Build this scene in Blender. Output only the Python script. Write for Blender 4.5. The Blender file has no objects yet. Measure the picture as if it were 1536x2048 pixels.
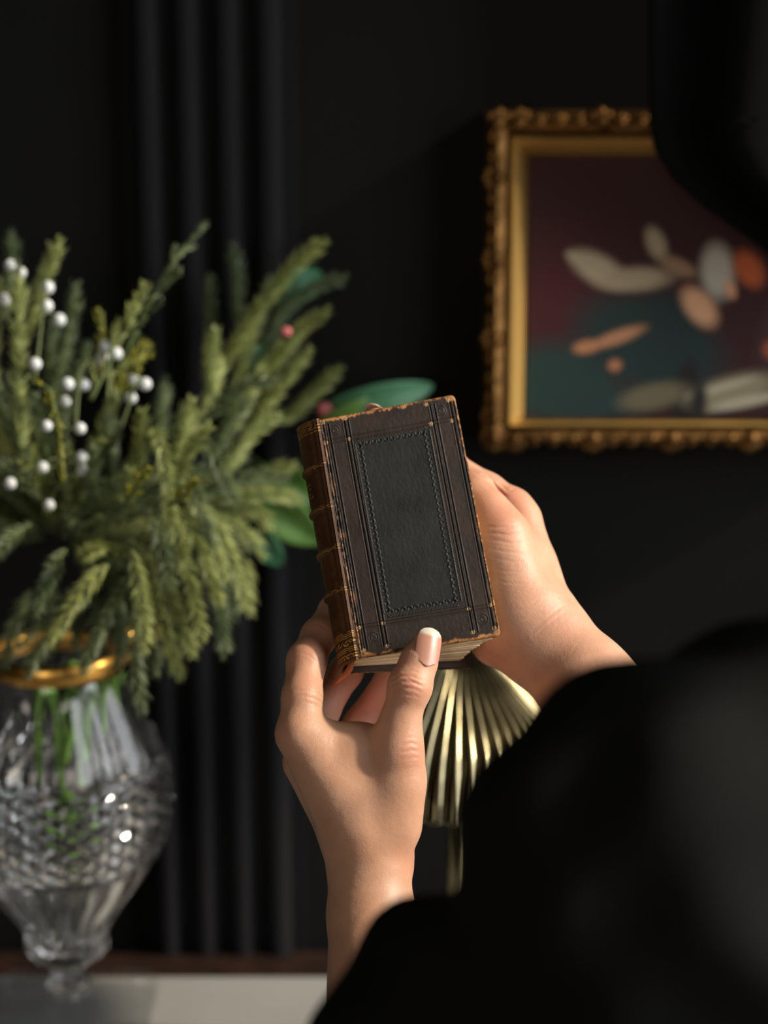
import bpy, math, random
import numpy as np

# ------------------------------------------------------------------ camera, world, lights, exposure
FPX = 3982.2                       # 70 mm lens on a 36 mm tall frame, image taken as 1536x2048
PITCH = math.radians(13.5)
CAMZ = 1.62
sc = bpy.context.scene
col = sc.collection
sn, cs = math.sin(PITCH), math.cos(PITCH)

cd = bpy.data.cameras.new('camera')
cam = bpy.data.objects.new('camera', cd); col.objects.link(cam)
cam.location = (0, 0, CAMZ); cam.rotation_euler = (math.pi/2-PITCH, 0, 0)
cd.sensor_fit = 'VERTICAL'; cd.sensor_height = 36; cd.sensor_width = 27; cd.lens = 70
cd.clip_start = .05; cd.clip_end = 50
cd.dof.use_dof = True; cd.dof.focus_distance = .905; cd.dof.aperture_fstop = 4.0
cd.dof.aperture_blades = 9
sc.camera = cam

W = bpy.data.worlds.new('world'); sc.world = W; W.use_nodes = True
W.node_tree.nodes['Background'].inputs[0].default_value = (.75, .85, 1, 1)
W.node_tree.nodes['Background'].inputs[1].default_value = .5

SUN_AZ, SUN_EL = math.radians(82), math.radians(32)
S = np.array([math.cos(SUN_EL)*math.sin(SUN_AZ), -math.cos(SUN_EL)*math.cos(SUN_AZ), math.sin(SUN_EL)])
def aim(o, d):
    from mathutils import Vector
    o.rotation_euler = Vector(tuple(d)).to_track_quat('-Z', 'Y').to_euler()
sl = bpy.data.lights.new('sun', 'SUN'); sl.energy = 4.4; sl.angle = math.radians(4); sl.color = (1, .86, .68)
so = bpy.data.objects.new('sun', sl); col.objects.link(so); so.location = (3, -1.5, 4); aim(so, -S)
def area(name, loc, d, sx, sy, e, c):
    l = bpy.data.lights.new(name, 'AREA'); l.shape = 'RECTANGLE'; l.size = sx; l.size_y = sy; l.energy = e; l.color = c
    o = bpy.data.objects.new(name, l); col.objects.link(o); o.location = loc; aim(o, d)
area('window_daylight', (2.05, .1, 2.1), (-1, .25, -.2), 1.8, 1.8, 60, (.97, .98, 1))
area('rear_fill_light', (-.8, -2.75, 1.9), (.22, 1, -.15), 1.2, 1.7, 24, (1, .86, .72))  # added soft warm fill from behind the camera

sc.view_settings.view_transform = 'Standard'; sc.view_settings.look = 'None'
sc.view_settings.gamma = 1; sc.view_settings.use_curve_mapping = False
sc.view_settings.exposure = 0.0
sc.cycles.use_denoising = True
sc.cycles.max_bounces = 16; sc.cycles.transmission_bounces = 16; sc.cycles.glossy_bounces = 6
sc.cycles.sample_clamp_indirect = 6
sc.cycles.caustics_reflective = False

# ------------------------------------------------------------------ helpers
def cw(P):                        # camera axes (right, up, depth) -> world
    P = np.asarray(P, float).reshape(-1, 3)
    X, Y, D = P[:, 0], P[:, 1], P[:, 2]
    return np.stack([X, D*cs+Y*sn, CAMZ - D*sn + Y*cs], 1)
def cp(px, py, d):                # camera-axes point
    return np.array([(px-768)/FPX*d, (1024-py)/FPX*d, d])
def at(px, py, d): return cw(cp(px, py, d))[0]
def on_y(px, py, y):              # point on the vertical plane at distance y
    v = (1024-py)/FPX; d = y/(cs+v*sn)
    return at(px, py, d)
def on_z(px, py, z):
    v = (1024-py)/FPX; d = (z-CAMZ)/(-sn+v*cs)
    return at(px, py, d)
ROOTLOC = {}
def root(name, label, cat, loc=(0, 0, 0), group=None):
    o = bpy.data.objects.new(name, None); col.objects.link(o); o.location = tuple(float(a) for a in loc)
    o.empty_display_size = .02
    tag(o, label, cat, group); ROOTLOC[o] = np.array(loc, float)
    return o
def tag(o, label=None, cat=None, group=None, kind=None):
    if label: o['label'] = label
    if cat: o['category'] = cat
    if group: o['group'] = group
    if kind: o['kind'] = kind
    return o
def mesh(name, V, F, mats=None, parent=None, smooth=True, colors=None, fm=None):
    V = np.asarray(V, float)
    base = np.zeros(3)
    p = parent
    if p is not None:
        while p is not None and p not in ROOTLOC: p = p.parent
        base = ROOTLOC[p]
    elif name:                                    # origin in the middle of the thing's base
        base = np.array([(V[:, 0].min()+V[:, 0].max())/2, (V[:, 1].min()+V[:, 1].max())/2, V[:, 2].min()])
    me = bpy.data.meshes.new(name)
    Vl = V-base
    if isinstance(F, np.ndarray):
        n, k = F.shape
        me.vertices.add(len(V)); me.vertices.foreach_set('co', Vl.astype(np.float32).ravel())
        me.loops.add(n*k); me.loops.foreach_set('vertex_index', F.astype(np.int32).ravel())
        me.polygons.add(n); me.polygons.foreach_set('loop_start', np.arange(0, n*k, k, dtype=np.int32))
        me.polygons.foreach_set('loop_total', np.full(n, k, dtype=np.int32))
        me.update(calc_edges=True); me.validate()
    else:
        me.from_pydata([tuple(v) for v in Vl], [], [tuple(int(i) for i in f) for f in F])
    for m in ([mats] if not isinstance(mats, (list, tuple)) else mats):
        if m is not None: me.materials.append(m)
    if len(me.polygons):
        me.polygons.foreach_set('use_smooth', np.full(len(me.polygons), bool(smooth)))
        if fm is not None and len(fm) == len(me.polygons): me.polygons.foreach_set('material_index', np.asarray(fm, np.int32))
    if colors is not None:
        a = me.color_attributes.new('Col', 'FLOAT_COLOR', 'POINT')
        c = np.ones((len(V), 4), np.float32); c[:, :3] = colors
        a.data.foreach_set('color', c.ravel())
    o = bpy.data.objects.new(name, me); col.objects.link(o)
    if parent is not None:
        o.parent = parent
        if parent not in ROOTLOC: o.matrix_parent_inverse.identity()
    else: o.location = tuple(base); ROOTLOC[o] = base
    return o
class MB:
    def __init__(s): s.V = []; s.F = []; s.n = 0
    def add(s, V, F):
        V = np.asarray(V, float)
        s.V.append(V); s.F += [tuple(int(i)+s.n for i in f) for f in F]; s.n += len(V); return s
    def box(s, lo, hi):
        x0, y0, z0 = lo; x1, y1, z1 = hi
        V = [(x0,y0,z0),(x1,y0,z0),(x1,y1,z0),(x0,y1,z0),(x0,y0,z1),(x1,y0,z1),(x1,y1,z1),(x0,y1,z1)]
        return s.add(V, [(0,3,2,1),(4,5,6,7),(0,1,5,4),(1,2,6,5),(2,3,7,6),(3,0,4,7)])
    def tube(s, P, R, n=8):
        P = np.asarray(P, float); R = np.broadcast_to(R, (len(P),))
        T = np.gradient(P, axis=0); T /= np.linalg.norm(T, axis=1)[:, None]+1e-12
        a = np.array([0, 0, 1.]) if abs(T[0, 2]) < .9 else np.array([1., 0, 0])
        V = []; u = np.cross(T[0], a); u /= np.linalg.norm(u)
        th = np.arange(n)*2*np.pi/n
        for p, t, r in zip(P, T, R):
            u = u-t*np.dot(u, t); u /= np.linalg.norm(u); w = np.cross(t, u)
            V.append(p+r*(np.cos(th)[:, None]*u+np.sin(th)[:, None]*w))
        V = np.concatenate(V); F = []
        for i in range(len(P)-1):
            for j in range(n):
                k = (j+1) % n
                F.append((i*n+j, i*n+k, (i+1)*n+k, (i+1)*n+j))
        F.append(tuple(range(n))[::-1]); F.append(tuple((len(P)-1)*n+j for j in range(n)))
        return s.add(V, F)
    def lathe(s, prof, c, n=32, fn=None):         # prof [(r,z)], closed at both ends when r=0
        th = np.arange(n)*2*np.pi/n; V = []
        for r, z in prof:
            rr = np.full(n, r) if fn is None else fn(r, z, th)
            V.append(np.stack([c[0]+rr*np.cos(th), c[1]+rr*np.sin(th), np.full(n, c[2]+z)], 1))
        V = np.concatenate(V); F = []
        for i in range(len(prof)-1):
            for j in range(n):
                k = (j+1) % n
                F.append((i*n+j, i*n+k, (i+1)*n+k, (i+1)*n+j))
        F.append(tuple(range(n))[::-1]); F.append(tuple((len(prof)-1)*n+j for j in range(n)))
        return s.add(V, F)
    def ball(s, c, r, n=10, m=7, sq=(1, 1, 1)):
        V = [(0, 0, -1)]; F = []
        for i in range(1, m):
            a = -math.pi/2+math.pi*i/m
            for j in range(n):
                b = 2*math.pi*j/n; V.append((math.cos(a)*math.cos(b), math.cos(a)*math.sin(b), math.sin(a)))
        V.append((0, 0, 1)); L = len(V)-1
        for j in range(n):
            k = (j+1) % n
            F.append((0, 1+k, 1+j)); F.append((L, 1+(m-2)*n+j, 1+(m-2)*n+k))
            for i in range(m-2): F.append((1+i*n+j, 1+i*n+k, 1+(i+1)*n+k, 1+(i+1)*n+j))
        return s.add(np.array(V)*r*np.array(sq)+np.array(c), F)
    def build(s, name, mat, parent=None, smooth=False, **k):
        return mesh(name, np.concatenate(s.V), s.F, mat, parent, smooth, **k)
def gridF(nu, nv, off=0):
    i = np.arange(nu-1)[:, None]*nv+np.arange(nv-1)[None, :]
    return np.stack([i, i+nv, i+nv+1, i+1], -1).reshape(-1, 4)+off

# ------------------------------------------------------------------ materials
def mat(name, color=(.5, .5, .5), rough=.5, metal=0, **kw):
    m = bpy.data.materials.new(name); m.use_nodes = True
    nt = m.node_tree; b = nt.nodes['Principled BSDF']
    b.inputs['Base Color'].default_value = (*color, 1); b.inputs['Roughness'].default_value = rough
    b.inputs['Metallic'].default_value = metal
    for k, v in kw.items():
        if k in b.inputs: b.inputs[k].default_value = v
    return m
def N(m, t, **kw):
    n = m.node_tree.nodes.new(t)
    for k, v in kw.items():
        if k in n.inputs: n.inputs[k].default_value = v
        else: setattr(n, k, v)
    return n
def bs(m): return m.node_tree.nodes['Principled BSDF']
def L(m, a, b): m.node_tree.links.new(a, b)
def noise_color(m, c1, c2, scale, detail=6, vcol=False, fac_lo=.35, fac_hi=.65, coord='Object'):
    tc = N(m, 'ShaderNodeTexCoord'); n = N(m, 'ShaderNodeTexNoise', Scale=scale, Detail=detail)
    L(m, tc.outputs[coord], n.inputs['Vector'])
    r = N(m, 'ShaderNodeValToRGB'); L(m, n.outputs['Fac'], r.inputs['Fac'])
    r.color_ramp.elements[0].position = fac_lo; r.color_ramp.elements[1].position = fac_hi
    r.color_ramp.elements[0].color = (*c1, 1); r.color_ramp.elements[1].color = (*c2, 1)
    out = r.outputs['Color']
    if vcol:
        a = N(m, 'ShaderNodeAttribute', attribute_name='Col')
        x = N(m, 'ShaderNodeMix', data_type='RGBA', blend_type='MULTIPLY'); x.inputs[0].default_value = 1
        L(m, a.outputs['Color'], x.inputs[6]); L(m, out, x.inputs[7]); out = x.outputs[2]
    L(m, out, bs(m).inputs['Base Color']); return n
def bump(m, scale, strength, dist=.001, detail=4, kind='noise'):
    tc = N(m, 'ShaderNodeTexCoord')
    n = N(m, 'ShaderNodeTexNoise', Scale=scale, Detail=detail) if kind == 'noise' else N(m, 'ShaderNodeTexVoronoi', Scale=scale)
    L(m, tc.outputs['Object'], n.inputs['Vector'])
    b = N(m, 'ShaderNodeBump', Strength=strength, Distance=dist)
    L(m, n.outputs[0], b.inputs['Height']); L(m, b.outputs[0], bs(m).inputs['Normal'])

M = {}
M['wall'] = mat('black_wall_paint', rough=.95); noise_color(M['wall'], (.008, .008, .0075), (.011, .0108, .0102), 3); bs(M['wall']).inputs['Specular IOR Level'].default_value = .06
M['reed'] = mat('black_moulding_paint', (.008, .008, .009), .75); bs(M['reed']).inputs['Specular IOR Level'].default_value = .12
M['ceiling'] = mat('ceiling_paint', (.05, .05, .05), .9)
M['floor'] = mat('dark_oak', rough=.5); noise_color(M['floor'], (.03, .018, .01), (.06, .035, .018), 9)
M['marble'] = mat('white_marble', rough=.35); noise_color(M['marble'], (.30, .30, .285), (.38, .375, .36), 6, 8)
M['brownwood'] = mat('brown_wood', rough=.5); noise_color(M['brownwood'], (.012, .006, .004), (.03, .013, .008), 60)
M['skin'] = mat('skin', (.8, .55, .42), .48)
b = bs(M['skin']); b.inputs['Subsurface Weight'].default_value = .5; b.inputs['Subsurface Radius'].default_value = (1, .38, .2); b.inputs['Subsurface Scale'].default_value = .0075
b.inputs['Specular IOR Level'].default_value = .42
noise_color(M['skin'], (.93, .9, .88), (1.03, 1.03, 1.03), 90, 5, vcol=True)
def skin_bump(m):
    tc = N(m, 'ShaderNodeTexCoord')
    v = N(m, 'ShaderNodeTexVoronoi', Scale=1500.); n = N(m, 'ShaderNodeTexNoise', Scale=420., Detail=4.)
    n2 = N(m, 'ShaderNodeTexNoise', Scale=110., Detail=5.)
    for q in (v, n, n2): L(m, tc.outputs['Object'], q.inputs['Vector'])
    a = N(m, 'ShaderNodeMath', operation='MULTIPLY_ADD'); a.inputs[1].default_value = .35
    L(m, v.outputs[0], a.inputs[0]); L(m, n.outputs[0], a.inputs[2])
    a2 = N(m, 'ShaderNodeMath', operation='ADD'); L(m, a.outputs[0], a2.inputs[0]); L(m, n2.outputs[0], a2.inputs[1])
    bp = N(m, 'ShaderNodeBump', Strength=.55, Distance=.00028)
    L(m, a2.outputs[0], bp.inputs['Height']); L(m, bp.outputs[0], bs(m).inputs['Normal'])
skin_bump(M['skin'])
M['nail'] = mat('fingernail', rough=.3); a = N(M['nail'], 'ShaderNodeAttribute', attribute_name='Col'); L(M['nail'], a.outputs['Color'], bs(M['nail']).inputs['Base Color'])
bs(M['nail']).inputs['Subsurface Weight'].default_value = .25; bs(M['nail']).inputs['Subsurface Scale'].default_value = .003; bs(M['nail']).inputs['Coat Weight'].default_value = .12
M['knit'] = mat('black_cloth', (.0065, .0065, .0062), .95); bs(M['knit']).inputs['Specular IOR Level'].default_value = .15
bump(M['knit'], 900, .5, .0006)
M['velvet'] = mat('black_velvet', (.0026, .0026, .0025), 1.0); bs(M['velvet']).inputs['Specular IOR Level'].default_value = .05
M['hair'] = mat('dark_hair', (.02, .012, .008), .6)
M['leather'] = mat('dark_leather', rough=.5)
noise_color(M['leather'], (.78, .8, .82), (1.2, 1.15, 1.1), 70, 8, vcol=True)
b = bs(M['leather']); b.inputs['Specular IOR Level'].default_value = .24
def leather_detail(m):
    tc = N(m, 'ShaderNodeTexCoord')
    n = N(m, 'ShaderNodeTexNoise', Scale=900., Detail=6.); n2 = N(m, 'ShaderNodeTexVoronoi', Scale=700.)
    for q in (n, n2): L(m, tc.outputs['Object'], q.inputs['Vector'])
    a = N(m, 'ShaderNodeMath', operation='ADD'); L(m, n.outputs[0], a.inputs[0]); L(m, n2.outputs[0], a.inputs[1])
    bp = N(m, 'ShaderNodeBump', Strength=.08, Distance=.00008); L(m, a.outputs[0], bp.inputs['Height']); L(m, bp.outputs[0], bs(m).inputs['Normal'])
    n3 = N(m, 'ShaderNodeTexNoise', Scale=45., Detail=8.); L(m, tc.outputs['Object'], n3.inputs['Vector'])
    r = N(m, 'ShaderNodeMapRange'); r.inputs[1].default_value = .3; r.inputs[2].default_value = .7; r.inputs[3].default_value = .42; r.inputs[4].default_value = .68
    L(m, n3.outputs[0], r.inputs[0]); L(m, r.outputs[0], bs(m).inputs['Roughness'])
leather_detail(M['leather'])
M['page'] = mat('aged_paper', rough=.8); noise_color(M['page'], (.62, .47, .26), (.82, .67, .42), 90, 3)
M['ribbon'] = mat('orange_ribbon', (.55, .13, .03), .6)
M['gilt'] = mat('gilt', rough=.5, metal=1); noise_color(M['gilt'], (.11, .055, .018), (.32, .165, .055), 60)
bump(M['gilt'], 120, .5, .002)
M['gilt_bright'] = mat('bright_gilt', rough=.35, metal=1); noise_color(M['gilt_bright'], (.7, .36, .07), (1.0, .6, .16), 60); bump(M['gilt_bright'], 200, .3, .001)
M['liner'] = mat('gilt_liner', (.78, .48, .14), .42, .55)
M['canvas'] = mat('painted_canvas', rough=.7); a = N(M['canvas'], 'ShaderNodeAttribute', attribute_name='Col'); L(M['canvas'], a.outputs['Color'], bs(M['canvas']).inputs['Base Color'])
M['brass'] = mat('pale_brass', rough=.24, metal=1); noise_color(M['brass'], (.16, .142, .08), (.25, .22, .13), 30)
M['glass'] = mat('cut_crystal', (1, 1, 1), 0.02, 0); bs(M['glass']).inputs['Transmission Weight'].default_value = 1; bs(M['glass']).inputs['IOR'].default_value = 1.52
M['clear'] = bpy.data.materials.new('clear_crystal'); M['clear'].use_nodes = True
nt = M['clear'].node_tree; nt.nodes.clear()
o_ = nt.nodes.new('ShaderNodeOutputMaterial'); tr = nt.nodes.new('ShaderNodeBsdfTransparent'); gl = nt.nodes.new('ShaderNodeBsdfGlossy'); mx = nt.nodes.new('ShaderNodeMixShader'); lw_ = None
tr.inputs[0].default_value = (.965, .97, .97, 1); gl.inputs['Roughness'].default_value = .12; mx.inputs[0].default_value = .09
nt.links.new(tr.outputs[0], mx.inputs[1]); nt.links.new(tr.outputs[0], mx.inputs[1]); nt.links.new(gl.outputs[0], mx.inputs[2]); nt.links.new(mx.outputs[0], o_.inputs[0])
M['water'] = mat('water', (.97, 1, .98), 0.0, 0); bs(M['water']).inputs['Transmission Weight'].default_value = 1; bs(M['water']).inputs['IOR'].default_value = 1.33
def green(name, c1, c2, rough=.55):
    m = mat(name, rough=rough); n = noise_color(m, c1, c2, 35, 3, fac_lo=.3, fac_hi=.7)
    bs(m).inputs['Subsurface Weight'].default_value = 0
    return m
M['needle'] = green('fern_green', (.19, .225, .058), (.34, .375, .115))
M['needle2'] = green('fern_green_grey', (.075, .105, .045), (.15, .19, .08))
M['needle3'] = green('fern_green_pale', (.25, .30, .09), (.42, .46, .165))
M['stem'] = mat('green_stem', (.10, .13, .04), .6)
M['yellowleaf'] = green('yellow_green_leaf', (.16, .17, .015), (.35, .33, .03))
M['tealleaf'] = green('teal_leaf', (.03, .12, .055), (.06, .2, .09))
M['brightleaf'] = green('bright_leaf', (.045, .115, .015), (.09, .19, .03), .5)
M['berry'] = mat('white_berry', (.62, .66, .66), .4); bs(M['berry']).inputs['Subsurface Weight'].default_value = .2; bs(M['berry']).inputs['Subsurface Scale'].default_value = .003
M['petal'] = mat('pink_petal', (.5, .13, .13), .6)
M['waterstem'] = mat('cut_stem', (.16, .34, .05), .5)

# ------------------------------------------------------------------ the room
WALL = 1.27
def struct(name, mb, m): return tag(mb.build(name, m), kind='structure')
struct('floor', MB().box((-1.8, -2.8, -.1), (2.1, WALL+.15, 0)), M['floor'])
struct('ceiling', MB().box((-1.8, -2.8, 3.3), (2.1, WALL+.15, 3.4)), M['ceiling'])
struct('wall_back', MB().box((-1.8, WALL, 0), (2.1, WALL+.12, 3.3)), M['wall'])
struct('wall_left', MB().box((-1.8, -2.8, 0), (-1.68, WALL, 3.3)), M['wall'])
wr = MB()      # right wall with a tall window opening y -1.3..WY1, z .75..3.0
WY0, WY1, WZ0, WZ1 = -.95, 1.14, .9, 3.02
wr.box((1.9, -2.8, 0), (2.0, WY0, 3.3)); wr.box((1.9, WY1, 0), (2.0, WALL, 3.3))
wr.box((1.9, WY0, 0), (2.0, WY1, WZ0)); wr.box((1.9, WY0, WZ1), (2.0, WY1, 3.3))
struct('wall_right', wr, M['wall'])
wf = MB()
wf.box((-1.8, -2.8, 0), (-1.5, -2.7, 3.3)); wf.box((-.1, -2.8, 0), (2.0, -2.7, 3.3)); wf.box((-1.5, -2.8, 0), (-.1, -2.7, .9)); wf.box((-1.5, -2.8, 2.9), (-.1, -2.7, 3.3))
struct('wall_front', wf, M['wall'])
w1 = MB()
for a, b_ in ((WY0, WY0+.05), (WY1-.05, WY1)): w1.box((1.91, a, WZ0), (1.96, b_, WZ1))
w1.box((1.91, WY0, WZ0), (1.96, WY1, WZ0+.05)); w1.box((1.91, WY0, WZ1-.05), (1.96, WY1, WZ1))
struct('window_1', w1, M['ceiling'])
# reeded pilaster on the back wall
def reed(name, px, wpx):
    a = on_y(px, 300, WALL); r = wpx/FPX*1.28/2
    th = np.linspace(math.pi, 2*math.pi, 13)
    V = []; 
    for z in (.02, 3.28):
        for t in th: V.append((a[0]+r*math.cos(t), WALL+.001+r*.9*math.sin(t), z))
    F = [(i, i+1, 13+i+1, 13+i) for i in range(12)]+[tuple(range(13)), tuple(range(25, 12, -1))]
    return mesh(name, V, F, M['reed'])
pil = MB(); 
a0, a1 = on_y(255, 300, WALL)[0], on_y(600, 300, WALL)[0]
th = np.linspace(math.pi, 2*math.pi, 15)
pil.box((a0, WALL-.008, 0), (a1, WALL+.001, 3.3))
for px in (297, 377, 457, 537):
    c = on_y(px, 300, WALL)[0]; r = 30/FPX*1.27
    V = [(c+r*math.cos(t), WALL-.007+r*1.0*math.sin(t), z) for z in (0.01, 3.29) for t in th]
    n = len(th); pil.add(V, [(i, i+1, n+i+1, n+i) for i in range(n-1)])
tag(pil.build('trim_1', M['reed'], smooth=False), kind='structure')

# ------------------------------------------------------------------ console table
VY = 1.134                                              # distance of the vase's axis
TZ = on_y(130, 2044, VY)[2]
ty1 = on_z(400, 1950, TZ)[1]
tb = root('console_table', 'white marble topped console table against the black wall, under the crystal vase', 'table', (-.1, 1.08, 0))
tp = MB().box((-.62, .93, TZ-.03), (.42, ty1, TZ)); o = tp.build('table_top', M['marble'], tb)
bm = o.modifiers.new('bevel', 'BEVEL'); bm.width = .003; bm.segments = 2
zl = on_y(400, 1903, WALL-.009)[2]
MB().box((-.62, ty1, TZ-.12), (.42, WALL-.009, zl)).build('back_ledge', M['brownwood'], tb)['label'] = 'brown wooden ledge along the back of the table'
MB().box((-.6, .95, TZ-.13), (.4, WALL-.03, TZ-.03)).build('apron', M['brownwood'], tb)
for x in (-.59, .35):
    for y in (.96, WALL-.08):
        MB().lathe([(.012, 0), (.02, .02), (.014, .06), (.02, .4), (.024, TZ-.2), (.02, TZ-.16), (.026, TZ-.13)], (x+.02, y+.02, 0), 12).build('leg', M['brownwood'], tb, True)

# ------------------------------------------------------------------ framed painting
def wx(px): return on_y(px, 560, WALL)[0]
def wz(py): return on_y(1030, py, WALL)[2]
PX0, PX1, PZ1, PZ0 = wx(1052), wx(1690), wz(310), wz(828)
pr = root('framed_painting', 'oil painting of a reclining figure in an ornate gilt frame on the black wall', 'painting', (PX0, WALL, PZ0))
g = 260
xx, zz = np.meshgrid(np.linspace(0, 1, g), np.linspace(0, 1, g), indexing='ij')
qx = 1052+xx*(1690-1052); qy = 828-zz*(828-310)           # photo-like units used only to lay out the strokes
C = np.zeros((g, g, 3)); C[:] = (.032, .002, .004)
def blob(cx, cy, rx, ry, ang, c, soft=.25, k=1.):
    a = math.radians(ang); dx, dy = qx-cx, qy-cy
    u = (dx*math.cos(a)+dy*math.sin(a))/rx; v = (-dx*math.sin(a)+dy*math.cos(a))/ry
    m = np.clip((1-np.sqrt(u*u+v*v))/soft, 0, 1)[..., None]*k
    C[:] = C*(1-m)+np.array(c)*m
blob(1110, 560, 120, 160, 10, (.06, .003, .008), .8)
blob(1120, 760, 170, 110, 0, (.008, .036, .033), .5)
blob(1300, 680, 190, 110, 20, (.004, .024, .024), .4)
blob(1330, 640, 70, 80, 0, (.004, .022, .022), .4)
blob(1200, 800, 150, 40, 0, (.008, .034, .034), .6)
blob(1192, 530, 76, 36, 28, (.5, .42, .28), .5); blob(1150, 510, 32, 14, 30, (.5, .42, .28), .5)
blob(1265, 550, 95, 30, -3, (.4, .33, .22), .5)
blob(1305, 480, 24, 45, -25, (.45, .38, .26), .5)
blob(1350, 525, 50, 20, 25, (.35, .22, .13), .5)
blob(1428, 535, 42, 70, -8, (.55, .53, .45), .5)
blob(1395, 605, 34, 60, -40, (.75, .42, .24), .5)
blob(1490, 530, 34, 52, -35, (.55, .12, .03), .5)
blob(1455, 570, 14, 26, -20, (.75, .4, .22), .5)
blob(1235, 665, 72, 17, -20, (.5, .24, .12), .5)
blob(1172, 685, 34, 17, -10, (.5, .22, .1), .5)
blob(1230, 722, 18, 16, 0, (.5, .2, .1), .6)
blob(1370, 780, 30, 90, 10, (.003, .003, .003), .4)
blob(1310, 785, 90, 34, -12, (.16, .14, .08), .5)
blob(1470, 772, 120, 38, -14, (.3, .27, .17), .5); blob(1500, 795, 110, 14, -12, (.5, .47, .33), .5); blob(1450, 765, 90, 9, -16, (.5, .47, .33), .5)
blob(1560, 640, 50, 120, 20, (.05, .02, .02), .5); blob(1545, 690, 26, 26, 0, (.45, .1, .04), .6)
blob(1400, 800, 22, 60, 5, (.01, .01, .01), .5)
V = np.stack([PX0+xx*(PX1-PX0), np.full_like(xx, WALL-.012), PZ0+zz*(PZ1-PZ0)], -1).reshape(-1, 3)
Fc = gridF(g, g)
o = mesh('canvas', V, Fc, M['canvas'], pr, False, colors=C.reshape(-1, 3)); so_ = o.modifiers.new('thick', 'SOLIDIFY'); so_.thickness = .006
# liner (flat bevelled gilt slip) and ornate outer rails
def rail(name, m, x0, x1, z0, z1, prof, parent, bot=1.):
    """mitred rectangular moulding round x0..x1, z0..z1; prof = [(outward, toward viewer)]"""
    V = []; F = []; k = len(prof)
    seg = []
    for (cx, cz, ox, oz) in ((x0, z0, -1, -1), (x1, z0, 1, -1), (x1, z1, 1, 1), (x0, z1, -1, 1)):
        for (o_, h) in prof: V.append((cx+ox*o_, WALL-h, cz+oz*o_*(bot if oz < 0 else 1)))
    for c in range(4):
        d = (c+1) % 4
        for i in range(k-1): F.append((c*k+i, c*k+i+1, d*k+i+1, d*k+i))
    return mesh(name, V, F, m, parent, False)
lw = 40/FPX*1.28
rail('liner', M['liner'], PX0, PX1, PZ0, PZ1, [(0, .006), (0, .009), (.0012, .011), (lw*.5, .026), (lw*.86, .034), (lw, .032), (lw, .004)], pr, .08)['label'] = 'smooth bright gold inner slip'
ow = .0145
rail('frame', M['gilt'], PX0-lw, PX1+lw, PZ0-lw*.08, PZ1+lw, [(-.001, .004), (-.001, .022), (.003, .034), (.008, .036), (ow, .020), (ow, .0005)], pr)
random.seed(5)
orn = MB()
X0, X1, Z0, Z1 = PX0-lw-.008, PX1+lw+.008, PZ0-lw*.08-.008, PZ1+lw+.008
def leafy(x, z, ang, s):
    for k in (-1, 0, 1):
        a = ang+k*.75; 
        orn.ball((x+math.cos(a)*s*.7, WALL-.030, z+math.sin(a)*s*.7), s*.55, 8, 6, (1, .7, 1))
    orn.ball((x, WALL-.034, z), s*.6, 8, 6)
st = .0125
for z in np.arange(Z0, Z1, st):
    big = .0052 if int((z-Z0)/st) % 4 else .0082
    leafy(X0, z, math.pi, big); leafy(X1, z, 0, big)
for x in np.arange(X0, X1, st):
    big = .0052 if int((x-X0)/st) % 4 else .0082
    leafy(x, Z0, -math.pi/2, big); leafy(x, Z1, math.pi/2, big)
orn.build('carved_ornament', M['gilt'], pr, True)['label'] = 'carved leafy gilt border of the frame'

# ------------------------------------------------------------------ black curtain tied back over the painting's upper right
cu = root('curtain', 'black curtain swept aside over the upper right of the painting', 'curtain', (.3, 1.17, 1.5))
CYY = 1.165
def cx_(px, py): return on_y(px, py, CYY)
prof_c = [(1302, -160), (1302, 0), (1303, 150), (1304, 240), (1314, 300), (1352, 360), (1412, 415), (1480, 462), (1560, 520), (1650, 570), (1760, 610)]
pc = np.array(prof_c, float); tt = np.linspace(0, len(pc)-1, 80)
pcs = np.stack([np.interp(tt, range(len(pc)), pc[:, k]) for k in (0, 1)], 1)
V = []; nx_ = 60
for qi, (qx_, qy_) in enumerate(pcs):
    e0 = cx_(qx_, qy_) if qi else np.array([cx_(1302, 0)[0], CYY, 3.22])
    for k in range(nx_):
        f = k/(nx_-1); x = e0[0]+(.62-e0[0])*f; zt = e0[2]+f*(.05 if qy_ > 250 else .0)
        fold = .010*math.sin(f*38+qy_*.002)*(1-.5*f)
        V.append((x, CYY+fold+.004, zt))
MB().tube([(.10, CYY, 3.23), (.68, CYY, 3.23)], .012, 12).build('rod', M['brownwood'], cu, True)
o = mesh('cloth', V, gridF(len(pcs), nx_), M['velvet'], cu, True); o.modifiers.new('thick', 'SOLIDIFY').thickness = .0012

# ------------------------------------------------------------------ pleated brass lamp
lx, ly = at(918, 1500, 1.16)[0], at(918, 1500, 1.16)[1]
def lz(py): return on_y(918, py, ly)[2]
def lr(p): return p/FPX*1.16
lp = root('table_lamp', 'brass table lamp with pleated dome shade behind the hands', 'lamp', (lx, ly, TZ))
prof = [(lr(8), lz(1288)), (lr(30), lz(1300)), (lr(62), lz(1322)), (lr(105), lz(1362)), (lr(152), lz(1412)), (lr(186), lz(1452)), (lr(208), lz(1488)), (lr(224), lz(1524)), (lr(233), lz(1560))]
pp = np.array(prof); tt = np.linspace(0, len(pp)-1, 40); prof = [(np.interp(t, range(len(pp)), pp[:, 0]), np.interp(t, range(len(pp)), pp[:, 1])) for t in tt]
NP = 40; n = NP*12; th = np.arange(n)*2*np.pi/n
tri = np.abs(((th*NP/(2*np.pi)) % 1)-.5)*2
tri = np.sqrt(np.clip(1-(tri*1.0)**2, 0, 1))*1.3-.6
V = []
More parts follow.
